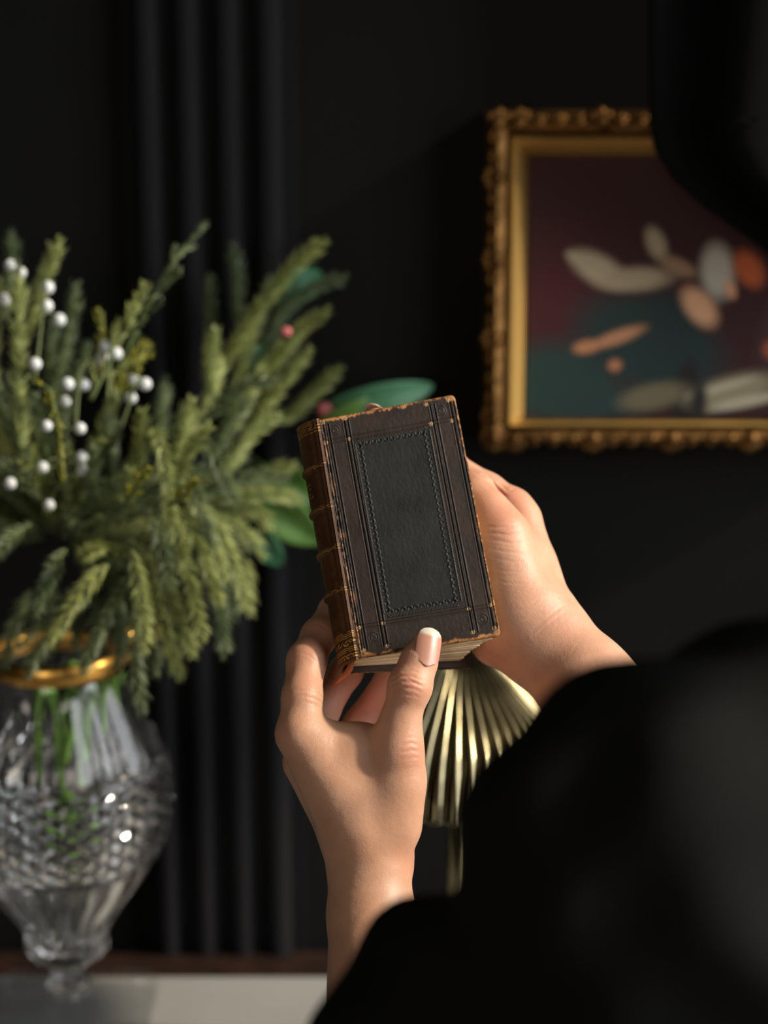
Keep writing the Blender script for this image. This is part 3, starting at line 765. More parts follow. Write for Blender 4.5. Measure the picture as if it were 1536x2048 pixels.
# ---- hands: joints given as (px, py, depth), radii in mm
mm = .001
def J(p): return cp(*p)
def make_hand(palm, fingers, lo, hi, h, extra=None):
    Fd = Field(lo, hi, h); P = Fd.new()
    for (a, b, ra, rb, *o) in palm:
        Fd.cap(P, J(a), J(b), ra*mm, rb*mm, (o[0] if o else 8)*mm, o[1] if len(o) > 1 else None)
    out = P.copy()
    for fg in fingers:
        D = Fd.new(); k0 = 2.5
        for (a, b, ra, rb, *o) in fg['seg']: Fd.cap(D, J(a), J(b), ra*mm, rb*mm, (o[0] if o else k0)*mm)
        D2 = smin(P, D, fg.get('k', 6)*mm); out = smin(out, D2, 1.0*mm)
    V, Q = nets(out, Fd); V = smooth(V, Q, 3, .5)
    return V, Q
def creases(V, Q, lines):
    """engrave skin folds: polylines in photo units on the camera-facing side"""
    Nn = normals(V, Q); px = 768+V[:, 0]/V[:, 2]*FPX; py = 1024-V[:, 1]/V[:, 2]*FPX
    facing = Nn[:, 2] < -.05
    D = np.zeros(len(V))
    for pts, wpx, dep, dmax in lines:
        pts = np.array(pts, float); best = np.full(len(V), 1e9)
        m0 = (px > pts[:, 0].min()-14) & (px < pts[:, 0].max()+14) & (py > pts[:, 1].min()-14) & (py < pts[:, 1].max()+14) & facing & (V[:, 2] < dmax)
        ii = np.where(m0)[0]
        if not len(ii): continue
        tf = np.zeros(len(ii)); bb = np.full(len(ii), 1e9); tot = len(pts)-1
        for q in range(tot):
            a, b = pts[q], pts[q+1]; ab = b-a; t = np.clip(((px[ii]-a[0])*ab[0]+(py[ii]-a[1])*ab[1])/(ab@ab), 0, 1)
            dd = np.hypot(px[ii]-a[0]-t*ab[0], py[ii]-a[1]-t*ab[1]); mk = dd < bb; bb[mk] = dd[mk]; tf[mk] = (q+t[mk])/tot
        fade = np.clip(np.minimum(tf, 1-tf)*5+.15, 0, 1)
        D[ii] += (-np.exp(-(bb/wpx)**2)+.45*np.exp(-((bb-wpx*2.0)/(wpx*1.1))**2))*dep*mm*fade
    return V+Nn*D[:, None]
def tint(V, base, spots):
    px = 768+V[:, 0]/V[:, 2]*FPX; py = 1024-V[:, 1]/V[:, 2]*FPX
    C = np.tile(np.array(base), (len(V), 1))
    for (x, y, d, r, c, k) in spots:
        w = np.exp(-(((px-x)/r)**2+((py-y)/r)**2+((V[:, 2]-d)/.02)**2))*k
        C = C*(1-w[:, None])+np.array(c)*w[:, None]
    return C
SK = (.61, .352, .232); RED = (.64, .235, .155)
LFp = [  # palm and forearm of the left hand
 ((800,2620,.80), (742,1830,.895), 34, 18.2), ((742,1830,.895), (738,1725,.902), 18.2, 17.6, 6), ((738,1725,.902), (728,1655,.902), 17.6, 19, 6),
 ((712,1650,.897), (600,1468,.896), 15, 10.4), ((705,1660,.91), (611,1524,.920), 15, 10.0, 6), ((705,1665,.918), (642,1562,.945), 14, 10, 6),
 ((710,1670,.92), (672,1592,.960), 13, 9.5, 6),
 ((650,1486,.900), (722,1502,.901), 10, 10.6), ((722,1502,.901), (780,1522,.898), 10.6, 10.5), ((690,1570,.900), (770,1590,.898), 15, 14), ((650,1530,.905), (720,1600,.904), 12, 16),
 ((790,1650,.898), (797,1560,.895), 11.5, 10.6), ((797,1560,.895), (796,1495,.893), 10.6, 9.6, 5),
 ((720,1600,.93), (690,1560,.945), 12, 11), ((800,1715,.903), (800,1735,.903), 5.4, 5.0, 3),
]
LFf = [
 dict(seg=[((796,1500,.893), (801,1440,.893), 9.6, 8.5, 6), ((801,1440,.893), (820,1372,.8925), 8.5, 9.5, 4), ((820,1372,.8925), (838,1322,.896), 9.4, 7.9, 4), ((838,1322,.896), (846,1296,.899), 7.9, 6.4, 4)], k=9),
 dict(seg=[((600,1468,.897), (604,1395,.902), 10.0, 8.7, 5), ((604,1395,.902), (613,1322,.914), 8.7, 8.7, 4), ((613,1322,.914), (638,1272,.930), 8.6, 7.9, 4), ((638,1272,.930), (670,1222,.9485), 7.9, 7.3, 4), ((670,1222,.9485), (714,1166,.9545), 7.3, 6.2, 4)], k=5),
 dict(seg=[((611,1524,.926), (642,1425,.957), 9.8, 8.2, 5), ((642,1425,.957), (692,1343,.962), 8.1, 7.6, 4), ((692,1343,.962), (740,1268,.9535), 7.5, 6.2, 4)], k=5),
 dict(seg=[((642,1562,.945), (724,1446,.970), 9.4, 8.2, 5), ((724,1446,.970), (786,1352,.972), 8.1, 7.6, 4), ((786,1352,.972), (830,1285,.962), 7.4, 6.2, 4)], k=5),
 dict(seg=[((672,1592,.960), (752,1500,.984), 8.6, 7.4, 5), ((752,1500,.984), (798,1436,.986), 7.2, 6.6, 4), ((798,1436,.986), (822,1392,.982), 6.4, 5.6, 4)], k=5),
]
RTp = [
 ((1840,2080,.86), (1172,1368,.930), 36, 21.0), ((1172,1368,.930), (1080,1274,.940), 21.0, 21.5, 8, ((0, 0, 1), 1.25)),
 ((1080,1274,.940), (1062,1250,.942), 21.5, 22, 8, ((0, 0, 1), 1.2)),
 ((1084,1215,.952), (1040,1040,.975), 13, 9.8), ((1070,1230,.965), (1030,1075,.995), 13, 9.8), ((1050,1245,.972), (1005,1115,1.008), 13, 9.5), ((1030,1258,.975), (985,1165,1.012), 12, 9),
 ((1036,1210,.940), (1008,1100,.944), 17.5, 14), ((1045,1130,.955), (1050,1200,.955), 14, 16), ((1003,1100,.944), (1000,1066,.944), 13.5, 11.5, 6),
 ((1022,1255,.948), (1004,1215,.974), 15, 13), ((1006,1276,.945), (986,1286,.949), 12, 9.5),
]
RTf = [
 dict(seg=[((1002,1066,.944), (978,1022,.948), 11.2, 9.2, 6), ((978,1022,.948), (950,982,.955), 9.2, 8.8, 4), ((950,982,.955), (908,930,.968), 8.6, 6.8, 4)], k=8),
 dict(seg=[((1040,1040,.975), (1026,1014,.977), 9.6, 8.8, 5), ((1026,1014,.977), (975,981,.982), 8.8, 8.2, 4), ((975,981,.982), (893,929,.988), 8.2, 7.8, 4), ((893,929,.988), (797,870,.974), 7.6, 7.2, 4), ((797,870,.974), (752,840,.9625), 7.0, 6.0, 4)], k=5),
 dict(seg=[((1030,1075,.995), (885,1010,1.002), 9, 8, 5), ((885,1010,1.002), (790,965,.985), 8, 7.4, 4), ((790,965,.985), (725,935,.9655), 7.2, 6, 4)], k=5),
 dict(seg=[((1005,1115,1.008), (880,1080,1.010), 9, 7.8, 5), ((880,1080,1.010), (800,1045,.985), 7.6, 7, 4), ((800,1045,.985), (745,1020,.9635), 7, 6, 4)], k=5),
 dict(seg=[((985,1165,1.012), (885,1150,1.005), 8.2, 7, 5), ((885,1150,1.005), (830,1120,.985), 7, 6.4, 4), ((830,1120,.985), (795,1095,.963), 6.2, 5.4, 4)], k=5),
]
H_ = .00078
VL, QL = make_hand(LFp, LFf, (-.062, -.335, .798), (.042, -.015, 1.005), H_)
VR, QR = make_hand(RTp, RTf, (-.016, -.190, .872), (.192, .062, 1.032), H_)
def nob(n): return None
CL = [
 ([(778,1362),(800,1352),(822,1352),(848,1362)], 2.2, .30, .93), ([(780,1372),(802,1362),(826,1364),(850,1374)], 2.4, .42, .93), ([(784,1384),(806,1374),(830,1378),(846,1386)], 2.2, .32, .93),
 ([(800,1344),(824,1340),(850,1350)], 1.8, .18, .93), ([(788,1394),(812,1388),(838,1394)], 2.0, .2, .93), ([(812,1356),(826,1362),(838,1370)], 1.8, .25, .93),
 ([(800,1492),(820,1486),(838,1490)], 2.2, .35, .93), ([(800,1506),(822,1500),(840,1504)], 2.2, .35, .93), ([(806,1520),(824,1515),(842,1516)], 2., .22, .93), ([(808,1478),(824,1473),(836,1476)], 2., .2, .93),
 ([(810,1538),(828,1534),(842,1536)], 2., .16, .93), ([(812,1556),(828,1552),(842,1556)], 2., .14, .93),
 ([(592,1382),(612,1380),(636,1386),(650,1398)], 2.2, .22, .912), ([(598,1390),(620,1394),(640,1402),(656,1414)], 2.2, .18, .912), ([(606,1402),(628,1408),(650,1422)], 2., .12, .912),
 ([(604,1306),(620,1312),(632,1322)], 2.2, .16, .95), ([(632,1246),(648,1254),(660,1262)], 2.2, .15, .97),
 ([(666,1366),(690,1372),(712,1372)], 1.8, .14, 1.), ([(650,1392),(676,1400),(696,1404)], 1.8, .12, 1.), ([(700,1340),(716,1352),(722,1360)], 1.8, .14, 1.),
 ([(730,1400),(752,1410),(766,1418)], 1.8, .12, 1.),
]
CR = [
 ([(965,1050),(985,1054),(1012,1054),(1036,1050)], 2.2, .22, .97), ([(966,1064),(990,1066),(1018,1070),(1044,1066)], 2.2, .34, .97), ([(968,1078),(990,1080),(1022,1086),(1048,1084)], 2.2, .26, .97),
 ([(972,1096),(996,1100),(1022,1104),(1044,1106)], 2.2, .22, .97), ([(976,1112),(1000,1118),(1030,1124),(1050,1124)], 2.2, .18, .97), ([(982,1136),(1010,1142),(1046,1144)], 2.2, .13, .97), ([(990,1160),(1020,1166),(1060,1168)], 2.2, .12, .97),
 ([(972,958),(988,970),(1000,982),(1014,994)], 2.6, .55, 1.), ([(996,966),(1008,974),(1016,984)], 2., .3, 1.), ([(1010,984),(1020,982),(1030,976)], 2., .3, 1.), ([(948,944),(958,950),(970,952)], 2., .25, 1.),
 ([(1034,1222),(1056,1214),(1078,1200)], 2.4, .16, .97), ([(1060,1266),(1082,1246),(1110,1224),(1128,1210)], 2.6, .14, .97), ([(1066,1276),(1092,1254),(1120,1232)], 2.2, .16, .97), ([(1040,1240),(1060,1236),(1084,1222)], 2.2, .14, .97),
 ([(1142,1310),(1150,1296),(1160,1284)], 2.4, .1, .97),
]
VL = creases(VL, QL, CL); VR = creases(VR, QR, CR)
CLc = tint(VL, SK, [(822,1372,.89,34,RED,.42), (846,1300,.9,40,RED,.3), (700,1385,.962,60,(.78,.33,.25),.55), (760,1400,.97,60,(.78,.30,.22),.65), (600,1300,.915,60,RED,.3), (640,1250,.93,50,RED,.3), (560,1470,.905,40,RED,.3), (565,1530,.925,35,RED,.35), (830,1500,.886,40,RED,.3), (820,1720,.903,40,RED,.35), (790,1790,.89,26,(.50,.42,.33),.35), (660,1440,.905,60,(.62,.47,.33),.3), (610,1370,.908,35,RED,.2)])
CRc = tint(VR, SK, [(1000,1045,.945,50,RED,.6), (990,985,.96,45,RED,.35), (1040,1000,.975,40,RED,.3), (1070,1215,.945,40,RED,.25), (985,1300,.94,60,RED,.4), (1130,1260,.935,40,RED,.25)])
# ---- torso, upper arms, neck and head under the clothes (coarser)
WP = lambda x, y, z: np.array([x, (y*sn+(z-CAMZ)*cs), (y*cs-(z-CAMZ)*sn)])   # world -> camera axes
LS = cp(1374, 1758, .60); RS = WP(.40, .66, 1.36); NK = WP(.245, .585, 1.41); HD = WP(.262, .60, 1.60)
LE = cp(800, 2620, .80); RE = cp(1840, 2080, .86)
CH = WP(.235, .56, 1.24); WA = WP(.22, .52, 1.03); HP = WP(.21, .50, .88)
def bodyfield(h, grow, prims, lo, hi, k=.02):
    Fd = Field(lo, hi, h); D = Fd.new()*4
    for (a, b, ra, rb, *o) in prims: Fd.cap(D, a, b, ra+grow, rb+grow, k, o[0] if o else None)
    return Fd, D
face = cw  # noqa
prims = [(LS, LE, .044, .034), (RS, RE, .044, .034), (LE, cp(770,2200,.848), .034, .0245), (RE, cp(1400,1610,.910), .034, .0235), (LS, NK, .045, .05), (RS, NK, .045, .05), (NK, CH, .06, .10, ((0, .23, .97), 1.15)), (CH, WA, .11, .095, ((0, .23, .97), 1.1)), (WA, HP, .10, .13),
         (NK, HD, .045, .05), (HD, WP(.262, .62, 1.60), .078, .078), (WP(.255, .66, 1.56), WP(.252, .685, 1.54), .055, .03),
         (WP(.25, .70, 1.595), WP(.248, .712, 1.572), .008, .012), (WP(.25, .688, 1.545), WP(.25, .693, 1.543), .018, .014),
         (WP(.183, .612, 1.60), WP(.181, .606, 1.575), .012, .008), (WP(.341, .612, 1.60), WP(.343, .606, 1.575), .012, .008)]
allp = np.array([p[0] for p in prims]+[p[1] for p in prims]); lo, hi = allp.min(0)-.16, allp.max(0)+.16
Fb, Db = bodyfield(.006, 0, prims, lo, hi, .02); VB, QB = nets(Db, Fb); VB = smooth(VB, QB, 2)
person = root('person', 'person in a black top seen over the shoulder, holding the old book', 'person', (.21, .5, 0))
V = np.concatenate([cw(VL), cw(VR), cw(VB)]); Q = np.concatenate([QL, QR+len(VL), QB+len(VL)+len(VR)])
Cc = np.concatenate([CLc, CRc, np.tile(np.array(SK), (len(VB), 1))])
body = mesh('body', V, Q, M['skin'], person, True, colors=Cc)
# hair cap and bun
hp = [(WP(.262, .585, 1.63), WP(.262, .60, 1.62), .088, .088), (WP(.262, .53, 1.60), WP(.262, .55, 1.66), .05, .055), (WP(.262, .475, 1.62), WP(.262, .465, 1.64), .042, .04)]
ah = np.array([p[0] for p in hp]+[p[1] for p in hp]); Fh, Dh = bodyfield(.003, 0, hp, ah.min(0)-.12, ah.max(0)+.12, .008)
VH, QH = nets(Dh, Fh); VH = cw(smooth(VH, QH, 2)); VH0 = VH.copy(); az_ = np.arctan2(VH[:, 0]-.262, VH[:, 2]-1.635); rr_ = np.hypot(VH[:, 0]-.262, VH[:, 2]-1.635); VH = VH+(VH-np.array([.262, .58, 1.63]))/.09*(.0011*np.sin(az_*46+6*rr_/.09)+.0007*np.sin(az_*97+rr_*160))[:, None]; VH[:, 1] = np.minimum(VH[:, 1], .655-.4*np.maximum(0, 1.64-VH[:, 2]))
mesh('hair', VH, QH, M['hair'], person, True)
# black top: loose sleeves pushed up to the elbow
tp_ = [(LS, cp(1050, 2115, .665), .0595, .043), (cp(1050, 2115, .665), cp(900, 2088, .66), .043, .0415), (cp(905, 2085, .66), cp(850, 2450, .73), .043, .046),
       (cp(850, 2450, .73), LE, .046, .044), (cp(1330, 1740, .60), cp(1500, 1640, .62), .0595, .058), (RS, RE, .06, .05), (RS, NK, .058, .062), (LS, NK, .058, .062),
       (NK, CH, .075, .125, ((0, .23, .97), 1.15)), (CH, WA, .13, .115), (WA, HP, .115, .15), (RE, cp(1500, 1715, .898), .048, .029), (LE, cp(778, 2290, .838), .043, .0275)]
at_ = np.array([p[0] for p in tp_]+[p[1] for p in tp_]); Ft, Dt = bodyfield(.005, 0, tp_, at_.min(0)-.17, at_.max(0)+.17, .018)
VT, QT = nets(Dt, Ft); VT = smooth(VT, QT, 3)
Nt = normals(VT, QT)
w_ = .0022*np.sin(VT[:, 0]*95+VT[:, 1]*60+3*np.sin(VT[:, 2]*30))+.0015*np.sin(VT[:, 1]*130-VT[:, 0]*70+2*np.sin(VT[:, 0]*60))
VT = cw(VT+Nt*w_[:, None])
mesh('sweater', VT, QT, M['knit'], person, True)['label'] = 'plain black long-sleeved top'
sk = MB().lathe([(.19, .10), (.20, .12), (.185, .4), (.17, .7), (.155, .9), (.12, 1.0)], (.21, .5, 0), 40, fn=lambda r, z, t: r*(1+.05*np.sin(t*9)*(1-z)))
sk.build('skirt', M['knit'], person, True)
for sx in (-.06, .06):
    s = MB(); s.ball((.21+sx, .53, .045), .05, 14, 10, (.85, 2.1, .8)); s.tube([(.21+sx, .49, .05), (.21+sx, .49, .16)], .04, 14); s.build('shoe', M['hair'], person, True)

# ---- fingernails
def nail(name, p0, p1, facing, rad, half, label=None, tipfrac=.74, off=.0, flatten=.8, lift=.0):
    """curved nail plate: p0 cuticle, p1 free edge (camera axes), facing = outward direction"""
    a = np.array(p1)-np.array(p0); Ln = np.linalg.norm(a); a /= Ln
    f = np.array(facing, float); f -= a*(f@a); f /= np.linalg.norm(f); s_ = np.cross(a, f)
    nu, nv = 30, 21; V = []; C = []
    for layer in (0, 1):
        for i in range(nu):
            t = i/(nu-1)
            w = half*min(1, (1-(1-min(1, t/.32))**2.2)**.5*.62+.38+.0*t)*(1 if t < .62 else max(.015, 1-((t-.62)/.38)**2.4)**.5)
            for j in range(nv):
                q = j/(nv-1)*2-1; ph = q*w/rad
                tt_ = t
                if t < .3: tt_ = t+(abs(q)**2)*.10*(1-t/.3)
                base = np.array(p0)+a*Ln*tt_
                rr = rad-layer*.0005+off
                curve = -.0009*(max(0, t-.75)/.25)**2+.0003*math.sin(t*3.1)
                V.append(base+(f*(math.cos(ph)*rr*flatten+curve-(rad*flatten-rad)+lift*(1-t)+.0001)+s_*math.sin(ph)*rr))
                pk = np.array([.52, .25, .18]); wh = np.array([.66, .60, .48]); lu = np.array([.58, .34, .26])
                edge = tipfrac+.06*q*q
                m = min(1, max(0, (t-edge)/.06)); c = pk*(1-m)+wh*m
                ml = max(0, 1-((t/.17)**2+(q/.6)**2)); c = c*(1-ml*.5)+lu*ml*.5
                C.append(c)
    n_ = nu*nv; F = gridF(nu, nv); F = np.concatenate([F[:, ::-1], F+n_])
    rim = [i*nv for i in range(nu)]+[(nu-1)*nv+j for j in range(1, nv)]+[i*nv+nv-1 for i in range(nu-2, -1, -1)]+[j for j in range(nv-2, 0, -1)]
    rim = np.array(rim); F = np.concatenate([F, np.stack([rim, np.roll(rim, -1), np.roll(rim, -1)+n_, rim+n_], 1)])
    o = mesh(name, cw(np.array(V)), F, M['nail'], person, True, colors=np.array(C))
    if label: o['label'] = label
    return o
ax_l = J((840,1340,.894)), J((852.5,1263,.9005))
nail('fingernail', ax_l[0], ax_l[1], (.30, .10, -.94), .0076, .0070, 'long pale-tipped thumbnail resting on the book cover', .76, .0001, .78, .0005)
def simple_nail(p, q, facing, r, half=.0045):
    a, b_ = J(p), J(q); d = (b_-a)/np.linalg.norm(b_-a); nail('fingernail', b_-d*.008, b_+d*.0075, facing, r, half, None, .62)
simple_nail((670,1222,.9485), (714,1166,.9545), (0, .1, 1), .0062)
simple_nail((692,1343,.962), (740,1268,.9535), (0, .1, 1), .0062)
simple_nail((786,1352,.972), (830,1285,.962), (0, .1, 1), .0062)
simple_nail((798,1436,.986), (822,1392,.982), (0, .1, 1), .0056)
simple_nail((950,982,.955), (908,930,.968), (.6, .1, .6), .0068, .0055)
simple_nail((797,870,.974), (752,840,.9625), (.1, .85, .5), .0060, .005)
simple_nail((790,965,.985), (725,935,.9655), (0, .2, 1), .0060)
simple_nail((800,1045,.985), (745,1020,.9635), (0, .2, 1), .0060)
simple_nail((830,1120,.985), (795,1095,.963), (0, .2, 1), .0054)

# ------------------------------------------------------------------ the book
K = {(0,0,1): (712,1318,.9005), (0,1,1): (633,840,.9165), (1,0,1): (1003,1272,.9160), (1,1,1): (910,788,.9320),
     (0,0,0): (694,1346,.9270), (0,1,0): (607,868,.9430), (1,0,0): (945,1336,.9470), (1,1,0): (858,856,.9620)}
K = {k: cp(*v) for k, v in K.items()}
def B(u, v, w):
    u, v, w = [np.asarray(x, float)[..., None] for x in (u, v, w)]
    return sum(K[a, b_, c]*(u if a else 1-u)*(v if b_ else 1-v)*(w if c else 1-w) for a in (0, 1) for b_ in (0, 1) for c in (0, 1))
def nface(w):
    e1 = K[1, 0, w]-K[0, 0, w]; e2 = K[0, 1, w]-K[0, 0, w]; n_ = np.cross(e1, e2); n_ /= np.linalg.norm(n_)
    return n_ if n_[2] < 0 else -n_                # toward the viewer
NFR, NBK = nface(1), nface(0)
book = root('book', 'small antique book bound in dark tooled leather held in both hands', 'book', at(855, 1060, .93))
CWm, CHm = 69., 112.
def cover_maps(nu, nv, seed=1):
    r = np.random.default_rng(seed)
    s = np.linspace(0, 1, nu)[:, None]*np.ones((1, nv)); t = np.ones((nu, 1))*np.linspace(0, 1, nv)[None, :]
    X, Y = s*CWm, t*CHm; Hh = np.zeros((nu, nv)); C = np.zeros((nu, nv, 3))
    def sm(n_):                                  # smooth random field
        g_ = r.random((n_+3, n_+3)); a = s*n_; b_ = t*n_; i = a.astype(int); j = b_.astype(int); fa, fb = a-i, b_-j
        fa = fa*fa*(3-2*fa); fb = fb*fb*(3-2*fb)
        return g_[i, j]*(1-fa)*(1-fb)+g_[i+1, j]*fa*(1-fb)+g_[i, j+1]*(1-fa)*fb+g_[i+1, j+1]*fa*fb
    n1, n2, n3, n4 = sm(7), sm(19), sm(60), sm(140)
    brown = np.array([.034, .019, .013]); dark = np.array([.014, .0145, .012])
    inner = ((s > .235) & (s < .775) & (t > .15) & (t < .88)).astype(float)
    ins = ((s > .215) & (s < .795)).astype(float)*((t > .125) & (t < .89))
    m = .75*inner+.25*ins
    C[:] = brown*(1-m[..., None])+dark*m[..., None]
    C *= .42*(.65+.5*n1+.35*n2+.3*n3)[..., None]
    # wear: tan leather at the edges and corners
    de = np.minimum(np.minimum(CWm-X, Y), CHm-Y); dc = np.hypot(np.minimum(CWm-X, 99), np.minimum(Y, CHm-Y))
    wv = (np.clip((1.1+1.3*n2*n3*2-de)/.9, 0, 1)*(.35+.65*(n3 > .3)))
    wv = np.maximum(wv, np.clip((3.4+2*n2-dc)/1.2, 0, 1)); wv = np.clip(wv, 0, 1)
    wv *= np.where((Y > 1.8) | (X > CWm*.55), 1, .75)
    wv[(CWm-X < 1.4) & (Y > 5) & (Y < CHm-5)] *= .35+.65*(n4[(CWm-X < 1.4) & (Y > 5) & (Y < CHm-5)] > .62)
    tan = np.array([.34, .16, .06])*(.55+.7*n4)[..., None]
    C[:] = C*(1-wv[..., None])+tan*wv[..., None]
    Hh -= wv*.10
    # cracked hinge
    cx = 2.0+1.0*(n2-.5)+1.2*(n3-.5)
    cr = np.exp(-((X-cx)/.42)**2); cr2 = np.exp(-((X-cx-1.6-1.4*(n1-.5)*2)/.28)**2)*(n3 > .45)*(Y < 75); cr3 = np.exp(-((X-cx+1.2)/.3)**2)*(n2 > .4)
    Hh += .22*np.exp(-((X-2.2)/1.8)**2)*(n3*1.6-.4)-.24*cr-.2*cr2-.15*cr3
    frag = np.clip((n4*.55+n2*.65-.60)*5, 0, 1)*np.exp(-((X-cx-.7)/.8)**2)
    frag = np.maximum(frag, np.clip(1.5-np.abs(X-cx-.5)/.5, 0, 1)*(n3 > .6)*.8)
    C[:] = C*(1-frag[..., None])+np.array([.30, .15, .06])*frag[..., None]
    C[:] = C*(1-.6*np.clip(cr, 0, 1)[..., None])+np.array([.02, .01, .006])*.6*np.clip(cr, 0, 1)[..., None]
    blotch = np.exp(-(((X-3.4)/1.1)**2+((Y-57)/1.3)**2))+np.exp(-(((X-4.0)/.9)**2+((Y-28)/2.4)**2))*.8+np.exp(-(((X-2.6)/.5)**2+((Y-96)/3.)**2))*.8
    C[:] = C*(1-np.clip(blotch, 0, 1)[..., None])+np.array([.42, .21, .09])*np.clip(blotch, 0, 1)[..., None]
    # fillets: raised double lines
    def groove(mask, d, wd=.30, dep=.30):
        nonlocal Hh
        g_ = np.exp(-(d/wd)**2)*mask; Hh = Hh-dep*g_+.16*dep*3*np.exp(-((np.abs(d)-wd*1.9)/(wd*.8))**2)*mask
    vx = [(.037, .072), (.186, .212), (.806, .835), (.950, .976)]
    pass
    for pr_ in vx:
        for q in pr_:
            bend = -.012*(1-t)*0
            groove(((t > .03) & (t < .975)).astype(float), (s-q-.010*(1-t))*CWm if q < .5 else (s-q-.006*(1-t)*1)*CWm, .33, .34)
        mid = sum(pr_)/2; off_ = .010*(1-t) if mid < .5 else .006*(1-t)
        g_ = np.clip(1-np.abs((s-mid-off_)*CWm)/((pr_[1]-pr_[0])*CWm*.5), 0, 1)*((t > .03) & (t < .975)); C[:] = C*(1-.55*(g_ > 0)[..., None])
    for q in (.908, .893, .132, .119):
        groove(((s > .04) & (s < .975)).astype(float), (t-q)*CHm, .26, .16)
    # scalloped roll border around the middle panel
    def scallop(along, across, a0, a1, c0, sgn, scale_a, scale_c, d1=1.0):
        nonlocal Hh
        per = 2.9; A_ = (along-a0)*scale_a; Ln = (a1-a0)*scale_a; nn_ = max(1, round(Ln/per)); per = Ln/nn_
        q = (across-c0)*scale_c*sgn                    # + is outward
        ins_ = ((A_ > -.2) & (A_ < Ln+.2)).astype(float)
        for sh_, rad_, ww, dp in ((0, per*1.12, .18, .20), (.5, per*1.12, .18, .20)):
            a_ = ((A_/per+sh_) % 1-.5)*per
            d = np.hypot(a_, q-.0)-rad_*.62
            Hh += dp*np.exp(-(d/ww)**2)*ins_*(q > 0)
        a_ = ((A_/per) % 1-.5)*per
        d = np.hypot(a_, q+.15)-per*.36
        inn = np.clip((-q+.25)/.9, 0, 1); cres = np.clip(1-np.abs(d)/(.12+.38*inn), 0, 1)*inn; Hh += .30*cres*ins_*d1
        d2 = np.hypot(a_-.0, q+.15)
        Hh -= .20*np.clip(1-d2/(per*.26), 0, 1)*ins_
    scallop(t, s, .165, .872, .262, -1, CHm, CWm); scallop(t, s, .165, .872, .745, 1, CHm, CWm)
    scallop(s, t, .262, .745, .165, -1, CWm, CHm); scallop(s, t, .262, .745, .872, 1, CWm, CHm)
    # ringed corner bosses
    for cs_, ct in ((.115, .943), (.880, .943), (.138, .076), (.898, .079)):
        d = np.hypot((s-cs_)*CWm, (t-ct)*CHm)
        for rr_, a_ in ((2.3, .16), (1.9, -.14), (1.05, .12), (.55, -.14)): Hh += a_*np.exp(-((d-rr_)/.17)**2)
    # small gilt flowers
    for cs_, ct in ((.044, .985), (.202, .984), (.042, .899), (.205, .898), (.785, .980), (.947, .979), (.795, .897), (.945, .894), (.056, .124), (.220, .126), (.064, .029), (.221, .033), (.812, .129), (.966, .129), (.815, .033), (.962, .037)):
        dx, dy = (s-cs_)*CWm, (t-ct)*CHm; d = np.hypot(dx, dy); a_ = np.arctan2(dy, dx)
        ptl = (d < .42+.62*np.abs(np.cos(a_*3.5)))*(d > .22); ptl = ptl*(.6+.4*(n4 > .35))
        C[:] = C*(1-ptl[..., None])+np.array([.34, .23, .11])*ptl[..., None]; Hh -= .10*(d < 1.3)
    # scratches
    for q in range(46):
        x0, y0, a_, l = r.uniform(8, 62), r.uniform(6, 104), r.uniform(0, math.pi), r.uniform(3, 14)
        dx, dy = X-x0, Y-y0; al = dx*math.cos(a_)+dy*math.sin(a_); ac = -dx*math.sin(a_)+dy*math.cos(a_)+.015*al*al*r.uniform(-1, 1)
        mk = np.exp(-(ac/.13)**2)*(np.abs(al) < l/2)*.5; C[:] += mk[..., None]*np.array([.012, .010, .008])*r.uniform(.3, 1); Hh -= mk*.05
    Hh += .05*(n3-.5)+.03*(n4-.5)
    return Hh*mm, C
def board(name, nu, nv, w, N_, thick, maps, parent, sign, s0=0.):
    Hh, C = maps
    s = np.linspace(s0, 1, nu)[:, None]*np.ones((1, nv)); t = np.ones((nu, 1))*np.linspace(0, 1, nv)[None, :]
    # rounded outline: pull corners in
    X, Y = s*CWm, t*CHm; R0 = 2.4
    P = B(s, t, np.full_like(s, w))
    cx = np.clip(R0-(CWm-X), 0, None); cy = np.clip(R0-Y, 0, None); cy2 = np.clip(R0-(CHm-Y), 0, None)
    ex, ey = (K[1, 0, w]-K[0, 0, w])/CWm, (K[0, 1, w]-K[0, 0, w])/CHm
    for c_, sg in ((cy, 1), (cy2, -1)):
        mk = (cx > 0) & (c_ > 0); d = np.hypot(cx, c_); mx = np.maximum(cx, c_); f = np.where(mk, mx/np.maximum(d, 1e-6), 1)
        P = P-(cx*(1-f))[..., None]*ex+sg*(c_*(1-f))[..., None]*ey
    edge = np.minimum(np.minimum(CWm-X, Y), CHm-Y); rnd = np.clip(1-edge/1.1, 0, 1)**2*.9*mm
    top = P+N_*(Hh-rnd)[..., None]*1.0*sign if sign > 0 else P-N_*(Hh-rnd)[..., None]
    bot = P-N_*thick*sign*(np.ones_like(s)*1.0)[..., None]
    V = np.concatenate([top.reshape(-1, 3), bot.reshape(-1, 3)]); n_ = nu*nv
    F = gridF(nu, nv); F = np.concatenate([F if sign > 0 else F[:, ::-1], (F[:, ::-1] if sign > 0 else F)+n_])
    rim = [i*nv for i in range(nu)]+[(nu-1)*nv+j for j in range(1, nv)]+[i*nv+nv-1 for i in range(nu-2, -1, -1)]+[j for j in range(nv-2, 0, -1)]
    rim = np.array(rim); f = np.stack([rim, rim+n_, np.roll(rim, -1)+n_, np.roll(rim, -1)], 1)
    F = np.concatenate([F, f if sign > 0 else f[:, ::-1]])
    Cb = C.reshape(-1, 3); C2 = np.concatenate([Cb, np.tile([.05, .03, .022], (n_, 1))])
    return mesh(name, cw(V), F, M['leather'], parent, True, colors=C2)
nu, nv = 420, 680
maps = cover_maps(nu, nv, 3)
